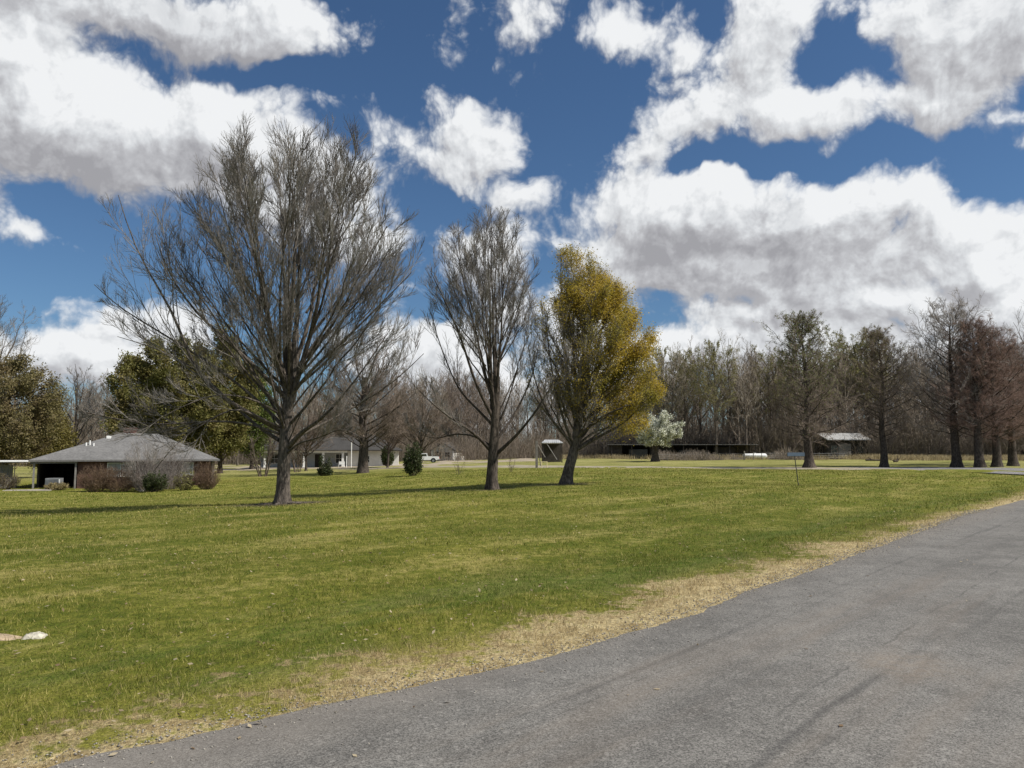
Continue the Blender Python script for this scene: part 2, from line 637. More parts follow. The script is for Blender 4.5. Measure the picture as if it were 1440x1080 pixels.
def build_gravel():
    rg = np.random.default_rng(19)
    n = 6000
    t = 1.0 + 24 * rg.random(n) ** 1.1
    s = np.interp(t, _tt, _ss) + rg.normal(.02, .14, n) - .25 * (rg.random(n) < .18) * rg.random(n) * 3
    x = .656 * t + NRM[0] * (s + S0)
    y = .755 * t + NRM[1] * (s + S0)
    z = ground_z(x, y) + np.where(s < np.interp(t, _tt, _ss), .020, .006)
    base = np.array([[1, 0, 0], [0, 1, 0], [-1, 0, 0], [0, -1, 0], [0, 0, 1], [0, 0, -1]], float)
    tri = np.array([[0, 1, 4], [1, 2, 4], [2, 3, 4], [3, 0, 4], [1, 0, 5], [2, 1, 5], [3, 2, 5], [0, 3, 5]])
    sz = (rg.uniform(.004, .011, n) * (.75 + .03 * t))[:, None, None] * rg.uniform(.6, 1.3, (n, 6, 1))
    a = rg.uniform(0, 6.28, n)
    c_, s_ = np.cos(a)[:, None], np.sin(a)[:, None]
    V = np.repeat(base[None], n, 0) * sz * np.array([1.2, .9, .7])
    V = np.stack([V[..., 0] * c_ - V[..., 1] * s_, V[..., 0] * s_ + V[..., 1] * c_, V[..., 2]], -1) + np.stack([x, y, z], -1)[:, None]
    Q = (tri[None] + (np.arange(n) * 6)[:, None, None]).reshape(-1, 3)
    me = np_mesh('gravel', V.reshape(-1, 3), Q)
    attr(me, 'rnd', np.repeat(rg.random(n), 6))
    tag(link('gravel', me, M['gravel']), 'loose grit and crumbs of stone along the asphalt edge', 'gravel', kind='stuff')


def build_litter():
    rg = np.random.default_rng(8)
    n = 2600
    d = np.sqrt(rg.uniform(3.2 ** 2, 30 ** 2, n)) ** 1.0
    d = 3.2 + 27 * rg.random(n) ** 1.3
    az = rg.uniform(-.72, .72, n)
    x, y = d * np.sin(az), d * np.cos(az)
    s = road_s(x, y)
    keep = (s > .1) | (rg.random(n) < .16 * np.exp(-np.maximum(-s, 0) / 1.2) + .015)
    x, y, s = x[keep], y[keep], s[keep]
    z = ground_z(x, y) + np.where(s > .35, .03, .024)
    C = np.stack([x, y, z], -1)
    n = len(C)
    a = unit(np.stack([rg.normal(0, 1, n), rg.normal(0, 1, n), rg.normal(0, .25, n)], -1))
    b_ = unit(np.cross(a, np.array([0, 0, 1.]) + rg.normal(0, .3, (n, 3))))
    sz = (rg.uniform(.010, .026, n) * (1 + .02 * d[keep]))[:, None]
    V = np.stack([C - a * sz, C + b_ * sz * .5, C + a * sz, C - b_ * sz * .5], 1).reshape(-1, 3)
    me = np_mesh('leaf_litter', V, np.arange(n * 4).reshape(-1, 4))
    attr(me, 'rnd', np.repeat(rg.random(n), 4))
    tag(link('leaf_litter', me, M['litter']), 'scattered dry fallen leaves on the lawn and road edge', 'leaves', kind='stuff')


ROAD_PX = [(-150, 1120), (60, 1082), (180, 1054), (380, 1004), (560, 968), (720, 936), (835, 905), (970, 862), (1045, 834), (1120, 807), (1180, 787), (1225, 771), (1285, 750), (1345, 727), (1440, 702)]


def flat_at(px, py):
    d = ray(px, py)
    t = -EYE / d.z
    return d.x * t, d.y * t


_e = np.array([flat_at(*p) for p in ROAD_PX])
_es, _et = road_s(_e[:, 0], _e[:, 1]), _e[:, 0] * .656 + _e[:, 1] * .755


_tt = np.arange(-8, 50, .25)
_ss = np.convolve(np.pad(np.interp(_tt, _et, _es), 6, 'edge'), np.hanning(13) / np.hanning(13).sum(), 'valid')


def EDGE_F(x, y):
    """offset of the real asphalt edge from the straight road line"""
    return np.interp(x * .656 + y * .755, _tt, _ss)


def asphalt(name, c0, fade=1.0):
    m, N, b = material(name)
    P = pos_of(N)
    s = N.m('SUBTRACT', N.v('DOT_PRODUCT', P, (NRM[0], NRM[1], 0)), S0)
    t = N.v('DOT_PRODUCT', P, (.656, .755, 0))
    vo = N.node('ShaderNodeTexVoronoi')
    N.put(vo.inputs['Vector'], P)
    vo.inputs['Scale'].default_value = 130
    chip = N.sep(vo.outputs['Color'])[0]
    vo2 = N.node('ShaderNodeTexVoronoi')
    N.put(vo2.inputs['Vector'], P)
    vo2.inputs['Scale'].default_value = 55
    chip2 = N.sep(vo2.outputs['Color'])[1]
    n0 = N.noise(P, .5, 5, .6)
    n1 = N.noise(P, 3, 5, .65)
    n2 = N.noise(P, 160, 3, .7)
    k = N.m('MULTIPLY', N.ss(chip, 0, 1, .58, 1.42), N.ss(n0, .3, .7, .84, 1.14))
    k = N.m('MULTIPLY', k, N.ss(n1, .3, .7, .86, 1.13))
    k = N.m('MULTIPLY', k, N.ss(n2, .25, .75, .7, 1.3))
    col = N.v('SCALE', c0, k)
    col = N.mix(N.ss(chip2, .93, .985, 0, .38), col, (.36, .34, .31))     # pale stones
    col = N.mix(N.ss(chip, .07, .02, 0, .55), col, (.035, .034, .033))    # dark gaps
    # tyre tracks: darker bands along the road with broken edges
    sv = N.comb(s, N.m('MULTIPLY', t, .10), 0)
    wob = N.m('MULTIPLY', N.m('SUBTRACT', N.noise(sv, 1.3, 4, .6), .5), .5)
    sw = N.m('ADD', s, wob)
    tr = None
    for c, w_, a in ((-2.12, .07, .55), (-2.28, .04, .5), (-1.35, .35, .22), (-4.6, .4, .2), (-.66, .06, .4), (-.82, .03, .35), (-3.2, .05, .3)):
        f = N.m('MULTIPLY', N.ss(N.m('ABSOLUTE', N.m('SUBTRACT', sw, c)), w_, 0), a)
        tr = f if tr is None else N.m('MAXIMUM', tr, f)
    tr = N.m('MULTIPLY', tr, N.ss(N.noise(sv, 3.5, 4, .6), .38, .62))
    col = N.mix(tr, col, (.045, .043, .042))
    cw = N.m('ADD', s, N.m('MULTIPLY', N.m('SUBTRACT', N.noise(N.comb(N.m('MULTIPLY', t, .8), 0, 0), 1.5, 6, .7), .5), .22))
    ck = N.m('MULTIPLY', N.ss(N.m('ABSOLUTE', N.m('ADD', cw, 1.84)), .022, .004), N.ss(N.noise(P, 1.1, 3, .6), .40, .58, 0, .38))
    col = N.mix(ck, col, (.03, .029, .028))
    # brownish dusty patches
    dst = N.m('MULTIPLY', N.ss(N.noise(sv, .8, 5, .65), .52, .72), .5)
    col = N.mix(dst, col, (.20, .165, .13))
    pd = N.m('ADD', N.v('DISTANCE', P, (2.95, 5.9, 0)), N.m('MULTIPLY', N.m('SUBTRACT', n1, .5), .5))
    col = N.mix(N.m('MULTIPLY', N.ss(pd, .6, .1, 0, .42), N.ss(N.noise(P, 14, 4, .7), .35, .65, .3, 1)), col, (.25, .20, .15))
    # fretted, dusty edge
    ed = N.ss(N.m('ADD', s, N.m('MULTIPLY', N.m('SUBTRACT', n1, .5), .5)), -.45, .35, 0, .5)
    col = N.mix(N.m('MULTIPLY', ed, fade), col, (.21, .185, .155))
    N.put(b.inputs['Base Color'], col)
    b.inputs['Roughness'].default_value = .88
    b.inputs['Specular IOR Level'].default_value = .25
    h = N.m('ADD', N.m('MULTIPLY', chip, .6), N.m('ADD', N.m('MULTIPLY', n2, .5), n1))
    bump(N, b, h, .6, .012)
    return m


LANE_FAR = [(560, 655.5), (640, 654.8), (700, 654.6), (850, 655.5), (1000, 656.3), (1100, 656.8), (1250, 657.0), (1440, 657.0), (1700, 657)]
LANE_NEAR = [(560, 657.5), (640, 657.2), (700, 657.2), (850, 658.2), (1000, 659), (1100, 659.6), (1250, 660.8), (1350, 663.2), (1440, 667), (1560, 673)]
_lf = np.array([at(*p)[:2] for p in LANE_FAR]); _ln = np.array([at(*p)[:2] for p in LANE_NEAR])


def in_lane(x, y):
    return (y < np.interp(x, _lf[:, 0], _lf[:, 1])) & (y > np.interp(x, _ln[:, 0], _ln[:, 1]))


def strip(name, far_pts, near_pts, x0, x1, n, mat, lift, rows=3):
    f, nr = np.array(far_pts), np.array(near_pts)
    xs = np.linspace(x0, x1, n)
    rg = np.random.default_rng(3)
    V = []
    yf = np.interp(xs, f[:, 0], f[:, 1]) + rg.normal(0, .12, n)
    yn = np.interp(xs, nr[:, 0], nr[:, 1]) + rg.normal(0, .12, n)
    for k in range(rows + 1):
        y = yn + (yf - yn) * k / rows
        V.append(np.stack([xs, y, ground_z(xs, y) + lift + (0 if 0 < k < rows else -.03)], -1))
    V = np.concatenate(V)
    i = np.arange((rows + 1) * n).reshape(rows + 1, n)
    Q = np.stack([i[:-1, :-1], i[:-1, 1:], i[1:, 1:], i[1:, :-1]], -1).reshape(-1, 4)
    return tag(link(name, np_mesh(name, V, Q, True), mat), kind='structure')


def build_roads():
    ma = asphalt('asphalt', (.150, .143, .130))
    # the near road: edge follows the photographed edge, with small fretting
    t = np.concatenate([np.linspace(-60, -4, 40), np.arange(-4, 32, .06), np.linspace(32, 85, 60)])
    rg = np.random.default_rng(11)
    jit = np.convolve(rg.normal(0, 1, len(t)), np.ones(5) / 5, 'same') * .035 + np.convolve(rg.normal(0, 1, len(t)), np.ones(25) / 25, 'same') * .07
    es = np.interp(t, _tt, _ss) + jit
    cols = []
    for k, fr in enumerate((1, .985, .9, .7, .5, .3, .1, 0)):
        s = -6.4 + (es + 6.4) * fr
        x = .656 * t + NRM[0] * (s + S0)
        y = .755 * t + NRM[1] * (s + S0)
        z = ground_z(x, y) + (.018 if 0 < k < 7 else -.012)
        cols.append(np.stack([x, y, z], -1))
    V = np.stack(cols, 0)
    kk, n = V.shape[:2]
    i = np.arange(kk * n).reshape(kk, n)
    Q = np.stack([i[:-1, :-1], i[1:, :-1], i[1:, 1:], i[:-1, 1:]], -1).reshape(-1, 4)
    tag(link('road', np_mesh('road', V.reshape(-1, 3), Q, True), ma), kind='structure')
    # the crossing lane: asphalt on the right, worn pale gravel further left
    ml = asphalt('lane_asphalt', (.185, .18, .175), 0)
    xa = float(at(1235, 659)[0])
    strip('side_road', _lf, _ln, xa, 62, 60, ml, .03)
    mg = plain('pale_gravel', (.27, .235, .17), .95, .3, .8, bscale=20, bstr=.6)
    strip('gravel_lane', _lf, _ln, -16, xa - .1, 120, mg, .03)
    # sandy drive in front of the white house
    mdv = plain('sandy_drive', (.30, .25, .18), .95, .3, .5, bscale=15, bstr=.6)
    df = [at(*p)[:2] for p in ((395, 656.5), (480, 655.5), (540, 653.5), (590, 649.5), (650, 646), (700, 644.5), (760, 643.5))]
    dn = [at(*p)[:2] for p in ((395, 659.5), (480, 660), (540, 659.5), (590, 657), (650, 652), (700, 650), (760, 648.5))]
    strip('drive', df, dn, float(df[0][0]), float(dn[-1][0]), 80, mdv, .03)
    df = [at(*p)[:2] for p in ((300, 654), (340, 654), (385, 656))]
    dn = [at(*p)[:2] for p in ((300, 664), (340, 662), (385, 660))]
    strip('house_drive', df, dn, float(df[0][0]), float(dn[-1][0]), 20, mdv, .03)

# ---------------------------------------------------------------- trees: branches grown level by level with numpy


def unit(v):
    return v / (np.linalg.norm(v, axis=-1, keepdims=True) + 1e-9)


def tubes(P, Rr, sides):
    """P (N,K,3) polylines with radii Rr (N,K) -> verts, quads"""
    N_, K = P.shape[:2]
    T = np.empty_like(P)
    T[:, 1:-1] = P[:, 2:] - P[:, :-2]
    T[:, 0] = P[:, 1] - P[:, 0]
    T[:, -1] = P[:, -1] - P[:, -2]
    T = unit(T)
    mean = np.abs(P[:, -1] - P[:, 0])
    ref = np.zeros((N_, 3))
    ref[np.arange(N_), np.argmin(mean, 1)] = 1
    A = unit(np.cross(T, ref[:, None, :]))
    B = np.cross(T, A)
    ang = np.arange(sides) * 2 * np.pi / sides
    ring = A[:, :, None, :] * np.cos(ang)[None, None, :, None] + B[:, :, None, :] * np.sin(ang)[None, None, :, None]
    V = P[:, :, None, :] + ring * Rr[:, :, None, None]
    idx = np.arange(N_ * K * sides).reshape(N_, K, sides)
    nx = np.roll(idx, -1, 2)
    Q = np.stack([idx[:, :-1], nx[:, :-1], nx[:, 1:], idx[:, 1:]], -1).reshape(-1, 4)
    return V.reshape(-1, 3), Q


def tubes_mesh(name, levels):
    Vs, Qs, off = [], [], 0
    for P, Rr, sides in levels:
        V, Q = tubes(P, Rr, sides)
        Vs.append(V); Qs.append(Q + off); off += len(V)
    return np_mesh(name, np.concatenate(Vs), np.concatenate(Qs), True)


def grow(rg, S, D, L, K, up, wig, gravity=0.):
    P = [S]
    d = D.copy()
    step = (L / K)[:, None]
    for k in range(K):
        d = d + rg.normal(0, wig, d.shape)
        d[:, 2] += up / K - gravity * (k / K) / K
        d = unit(d)
        P.append(P[-1] + d * step)
    return np.stack(P, 1)


def along(P, pi, t):
    K = P.shape[1] - 1
    f = np.clip(t, 0, .9999) * K
    k = f.astype(int)
    w = (f - k)[:, None]
    a, b = P[pi, k], P[pi, k + 1]
    return a * (1 - w) + b * w, unit(b - a), k, f - k


def spawn(rg, P, Rr, per, t0, t1, ang, jit, up_bias=0.):
    """children of every polyline: starts, directions, parent radius, t, parent index"""
    N_ = len(P)
    n = N_ * per
    pi = np.repeat(np.arange(N_), per)
    t = np.tile((np.arange(per) + .5) / per, N_) + rg.uniform(-.5, .5, n) / per
    t = t0 + (t1 - t0) * np.clip(t, 0, 1)
    S, T, k, w = along(P, pi, t)
    r = Rr[pi, k] * (1 - w) + Rr[pi, k + 1] * w
    az = rg.uniform(0, 2 * np.pi, n)
    ref = unit(rg.normal(0, 1, (n, 3)))
    q = unit(np.cross(T, ref))
    q[:, 2] += up_bias
    q = unit(q - T * np.sum(q * T, 1, keepdims=True))
    a = ang + rg.normal(0, jit, n)
    D = T * np.cos(a)[:, None] + q * np.sin(a)[:, None]
    return S, D, r, t, pi


def clamp_len(S, D, L, env, tries=7, f=.8):
    L = L.copy()
    if env is None:
        return L
    for _ in range(tries):
        bad = env(S + D * L[:, None]) > 1
        L[bad] *= f
    return L


def ellipsoids(els):
    els = np.array(els, float)

    def env(P):
        d = [np.sum(np.abs((P - e[:3]) / e[3:6]) ** 2.5, -1) for e in els]
        return np.min(d, 0)
    return env


def bez(S, C, E, K):
    t = np.linspace(0, 1, K + 1)[None, :, None]
    return S[:, None] * (1 - t) ** 2 + 2 * C[:, None] * t * (1 - t) + E[:, None] * t * t


def trunk_poly(pts, r0, r1, K, flare=.55, rg=None):
    """smooth centre line through pts with a root flare"""
    pts = np.array(pts, float)
    s = np.linspace(0, len(pts) - 1, K + 1)
    s = s ** 1.0
    P = np.stack([np.interp(s, np.arange(len(pts)), pts[:, i]) for i in range(3)], -1)
    for _ in range(4):
        P[1:-1] = (P[:-2] + 2 * P[1:-1] + P[2:]) / 4
    z = P[:, 2] - P[0, 2]
    r = np.linspace(r0, r1, K + 1) * (1 + flare * np.exp(-z / (r0 * .9)))
    return P, r


def trunk_mesh_data(P, r, sides, rg, lump=.06, roots=5):
    V, Q = tubes(P[None], r[None], sides)
    V = V.reshape(len(P), sides, 3)
    ang = np.arange(sides) * 2 * np.pi / sides
    ph = rg.uniform(0, 6.28, 4)
    c = P[:, None, :]
    h = (P[:, 2] - P[0, 2])[:, None]
    fl = np.exp(-h / (r[0] * .8))
    k = 1 + lump * np.sin(3 * ang + ph[0] + h * .9) + lump * .7 * np.sin(7 * ang + ph[1] - h * 1.3) + .22 * fl * np.sin(roots * ang + ph[2])
    V = c + (V - c) * k[:, :, None]
    V[0, :, 2] -= .12
    return V.reshape(-1, 3), Q


def leaf_quads(rg, C, size, asp=.55, flat=0.):
    n = len(C)
    a = unit(rg.normal(0, 1, (n, 3)) * np.array([1, 1, 1 - flat]))
    b = unit(np.cross(a, unit(rg.normal(0, 1, (n, 3)))))
    s = (size * rg.uniform(.6, 1.35, n))[:, None]
    V = np.stack([C - a * s, C + b * s * asp, C + a * s, C - b * s * asp], 1).reshape(-1, 3)
    return V, np.arange(n * 4).reshape(-1, 4)


def leaf_mesh(name, rg, C, size, asp=.55):
    V, Q = leaf_quads(rg, C, size, asp)
    me = np_mesh(name, V, Q)
    attr(me, 'rnd', np.repeat(rg.random(len(C)), 4))
    return me


def points_on(rg, P, n, t0=.2, t1=1., weight=None):
    N_ = len(P)
    if weight is not None:
        w = weight(P[:, -1])
        w = w / w.sum()
        pi = rg.choice(N_, n, p=w)
    else:
        pi = rg.integers(0, N_, n)
    return along(P, pi, rg.uniform(t0, t1, n))[0]


def bark(name, c, var=.35, sc=1.0, strength=.8):
    m, N, b = material(name)
    p = N.v('MULTIPLY', obj_of(N), (sc, sc, sc * .22))
    n1 = N.noise(p, 16, 6, .65)
    n2 = N.noise(obj_of(N), 2.2, 4, .6)
    k = N.m('MULTIPLY', N.ss(n1, .36, .64, 1 - var * 1.5, 1 + var * 1.4), N.ss(n2, .3, .7, .8, 1.2))
    col = N.v('SCALE', c, k)
    col = N.mix(N.ss(N.noise(obj_of(N), 5, 4, .7), .58, .70, 0, .45), col, tuple(min(1, v * 1.7 + .02) for v in c))
    N.put(b.inputs['Base Color'], col)
    b.inputs['Roughness'].default_value = .92
    b.inputs['Specular IOR Level'].default_value = .15
    bump(N, b, N.m('ADD', n1, N.m('MULTIPLY', N.noise(p, 45, 3, .6), .4)), strength, .05)
    return m


def twig_mat(name, c, c2=None):
    m, N, b = material(name)
    p = obj_of(N)
    col = N.mix(N.ss(N.noise(p, .8, 4, .6), .35, .65), tuple(c), tuple(c2 or [v * 1.6 for v in c]))
    N.put(b.inputs['Base Color'], col)
    b.inputs['Roughness'].default_value = .85
    b.inputs['Specular IOR Level'].default_value = .2
    return m


def leaf_mat(name, ca, cb, cc=None, trans=.35):
    m, N, b = material(name)
    a = N.node('ShaderNodeAttribute'); a.attribute_name = 'rnd'
    col = N.mix(a.outputs['Fac'], tuple(ca), tuple(cb))
    if cc:
        col = N.mix(N.ss(N.noise(obj_of(N), .45, 3, .6), .42, .62), col, tuple(cc))
    N.put(b.inputs['Base Color'], col)
    b.inputs['Roughness'].default_value = .6
    b.inputs['Specular IOR Level'].default_value = .25
    tr = N.node('ShaderNodeBsdfTranslucent')
    N.put(tr.inputs[0], col)
    mx = N.node('ShaderNodeMixShader')
    mx.inputs[0].default_value = trans
    N.put(mx.inputs[1], b.outputs[0]); N.put(mx.inputs[2], tr.outputs[0])
    N.put(N.n['Material Output'].inputs[0], mx.outputs[0])
    return m


def radii(r0, r1, K, p=1.0):
    t = np.linspace(0, 1, K + 1)[None, :] ** p
    return r0[:, None] * (1 - t) + r1 * t


def tree_levels(rg, S, C, E, r0, spec, env, extra=()):
    """leaders as Bezier limbs + up to four levels of side branches"""
    K0 = 14
    L0 = bez(S, C, E, K0)
    amp = np.linspace(0, 1, K0 + 1)[None, :, None] * np.linalg.norm(E - S, axis=1)[:, None, None]
    w = np.cumsum(rg.normal(0, 1, L0.shape), 1) * spec.get('crook', .010)
    w = w - w[:, :1]
    L0 = L0 + w * amp
    R0 = radii(r0, spec['tip'], K0, .85)
    P_all, R_all = L0, R0
    if len(extra):
        ex = np.stack([resample(np.array(e[0], float), K0) for e in extra])
        er = radii(np.array([e[1] for e in extra], float), spec['tip'], K0, .85)
        P_all, R_all = np.concatenate([L0, ex]), np.concatenate([R0, er])
    out = [(P_all, R_all, 7)]
    P, Rr = P_all, R_all
    size = np.linalg.norm(P[:, -1] - P[:, 0], axis=1)
    for li, lv in enumerate(spec['levels']):
        S_, D_, r_, t_, pi = spawn(rg, P, Rr, lv['n'], lv['t0'], lv.get('t1', .98), lv['ang'], lv.get('jit', .18), lv.get('ub', 0))
        L_ = size[pi] * lv['len'] * (1 - lv.get('taper', .6) * t_) * rg.uniform(.6, 1.25, len(pi))
        L_ = np.maximum(L_, lv.get('min', .15))
        L_ = clamp_len(S_, unit(D_ + np.array([0, 0, lv['up'] * .4])), L_, env)
        if 'drop' in lv:
            keep = rg.random(len(L_)) > lv['drop']
            S_, D_, r_, L_ = S_[keep], D_[keep], r_[keep], L_[keep]
        Pn = grow(rg, S_, D_, L_, lv['K'], lv['up'], lv['wig'], lv.get('grav', 0))
        rr = np.minimum(r_ * lv.get('rf', .6), L_ * lv.get('rl', .012))
        rr = np.maximum(rr, lv['rmin'])
        Rn = radii(rr, lv['rmin'] * .6, lv['K'], .9)
        out.append((Pn, Rn, lv.get('sides', 3)))
        P, Rr, size = Pn, Rn, L_
    return out


def resample(pts, K):
    s = np.linspace(0, len(pts) - 1, 60)
    P = np.stack([np.interp(s, np.arange(len(pts)), pts[:, i]) for i in range(3)], -1)
    for _ in range(40):
        P[1:-1] = (P[:-2] + 2 * P[1:-1] + P[2:]) / 4
    i = np.linspace(0, 59, K + 1)
    return np.stack([np.interp(i, np.arange(60), P[:, j]) for j in range(3)], -1)


def join_meshes(name, parts, smooth=True):
    Vs, Qs, off = [], [], 0
    for V, Q in parts:
        Vs.append(V); Qs.append(Q + off); off += len(V)
    return np_mesh(name, np.concatenate(Vs), np.concatenate(Qs), smooth)


def assemble(root, rg, tr, levels, bark_m, twig_m, n_limb=1):
    """trunk part = trunk tube + main limbs, crown part = every finer branch"""
    P, r, sides = tr
    parts = [trunk_mesh_data(P, r, sides, rg)]
    for lv in levels[:n_limb]:
        parts.append(tubes(*lv))
    link('trunk', join_meshes('trunk', parts), bark_m, root)
    cr = [tubes(*lv) for lv in levels[n_limb:]]
    return link('crown', join_meshes('crown', cr, False), twig_m, root)


def ell_leaders(rg, n, h0, h1, trunk, env_c, env_r, th0, th1, r_lead, out=.55, rise=.5, half=None):
    """limbs fanning from the trunk to the surface of an ellipsoid crown"""
    P, r = trunk
    z = P[:, 2]
    k = np.arange(n)
    az = k * 2.39996 + rg.uniform(-.35, .35, n)
    th = th0 + (th1 - th0) * np.sqrt((k + .5) / n) + rg.uniform(-.06, .06, n)
    h = h1 + (h0 - h1) * ((k + .5) / n) ** .8 + rg.uniform(-.15, .15, n)
    h = np.clip(h, h0, h1)
    S = np.stack([np.interp(h, z, P[:, i]) for i in range(3)], -1)
    dirs = np.stack([np.sin(th) * np.cos(az), np.sin(th) * np.sin(az), np.cos(th)], -1)
    E = np.array(env_c) + dirs * np.array(env_r) * rg.uniform(.66, .9, n)[:, None]
    d = E - S
    C = S + d * np.array([out, out, rise])
    C[:, 2] = S[:, 2] + d[:, 2] * rise
    rr = r_lead * rg.uniform(.75, 1.2, n) * (1 - .35 * (th - th0) / (th1 - th0 + 1e-6))
    return S, C, E, rr


def bundle_limbs(rg, trunk, n_b, z_fork, r_b, env_c, env_r, n_limb, slope, th0, th1, r_limb, spread=.42, z_low=None, sag=.30, e0=.68):
    """a sheaf of near upright stems out of the fork, and limbs leaving those stems all the way up"""
    P, r = trunk
    z = P[:, 2]
    env_c, env_r = np.array(env_c), np.array(env_r)
    k = np.arange(n_b)
    az = k * 2.39996 + rg.uniform(-.3, .3, n_b)
    h = rg.uniform(z_fork[0], z_fork[1], n_b)
    Sb = np.stack([np.interp(h, z, P[:, i]) for i in range(3)], -1)
    q = np.sqrt((k + .3) / n_b) * spread
    dirs = np.stack([np.sin(q) * np.cos(az), np.sin(q) * np.sin(az), np.cos(q)], -1)
    Eb = env_c + dirs * env_r * rg.uniform(.70, .86, n_b)[:, None]
    d = Eb - Sb
    Cb = Sb + d * np.array([.75, .75, .42])
    stems = bez(Sb, Cb, Eb, 24)
    rb = r_b * rg.uniform(.8, 1.15, n_b)
    # limb tips spread evenly over the crown surface
    m = np.arange(n_limb)
    cz = np.cos(th0) + (np.cos(th1) - np.cos(th0)) * (m + .5) / n_limb
    th = np.arccos(cz) + rg.uniform(-.07, .07, n_limb)
    la = m * 2.39996 + rg.uniform(-.3, .3, n_limb)
    dl = np.stack([np.sin(th) * np.cos(la), np.sin(th) * np.sin(la), np.cos(th)], -1)
    E = env_c + dl * env_r * rg.uniform(e0, .93, n_limb)[:, None]
    S = np.empty_like(E)
    rr = np.empty(n_limb)
    zl = z_fork[0] if z_low is None else z_low
    for i in range(n_limb):
        hd = np.hypot(E[i, 0] - env_c[0], E[i, 1] - env_c[1])
        zs = E[i, 2] - hd * slope * rg.uniform(.75, 1.25)
        if zs < z_fork[0] + .1:
            zs = max(zs, zl + rg.uniform(0, .5))
        if zs <= z_fork[1]:
            S[i] = [np.interp(zs, z, P[:, j]) for j in range(3)]
            rad = r_b * .8
        else:
            # the stem that leans the same way
            zz = np.clip(zs, None, stems[:, 18, 2].min())
            pts = np.array([[np.interp(zz, st[:, 2], st[:, j]) for j in range(3)] for st in stems])
            dd = np.linalg.norm(pts[:, :2] - E[i, :2], axis=1) + rg.uniform(0, .5, n_b)
            b = int(np.argmin(dd))
            S[i] = pts[b]
            f = (zz - stems[b, 0, 2]) / (stems[b, -1, 2] - stems[b, 0, 2])
            rad = rb[b] * (1 - f) * .7
        rr[i] = min(rad, r_limb * (.55 + .12 * np.linalg.norm(E[i] - S[i])))
    d = E - S
    C = S + d * np.array([.52, .52, sag])
    return np.concatenate([Sb, S]), np.concatenate([Cb, C]), np.concatenate([Eb, E]), np.concatenate([rb, np.maximum(rr, .012)])


# ---- the three lawn trees

def px_frame(px, py, depth):
    s = depth / F
    return lambda x, y, dy=0.: ((x - px) * s, dy, (py - y) * s)


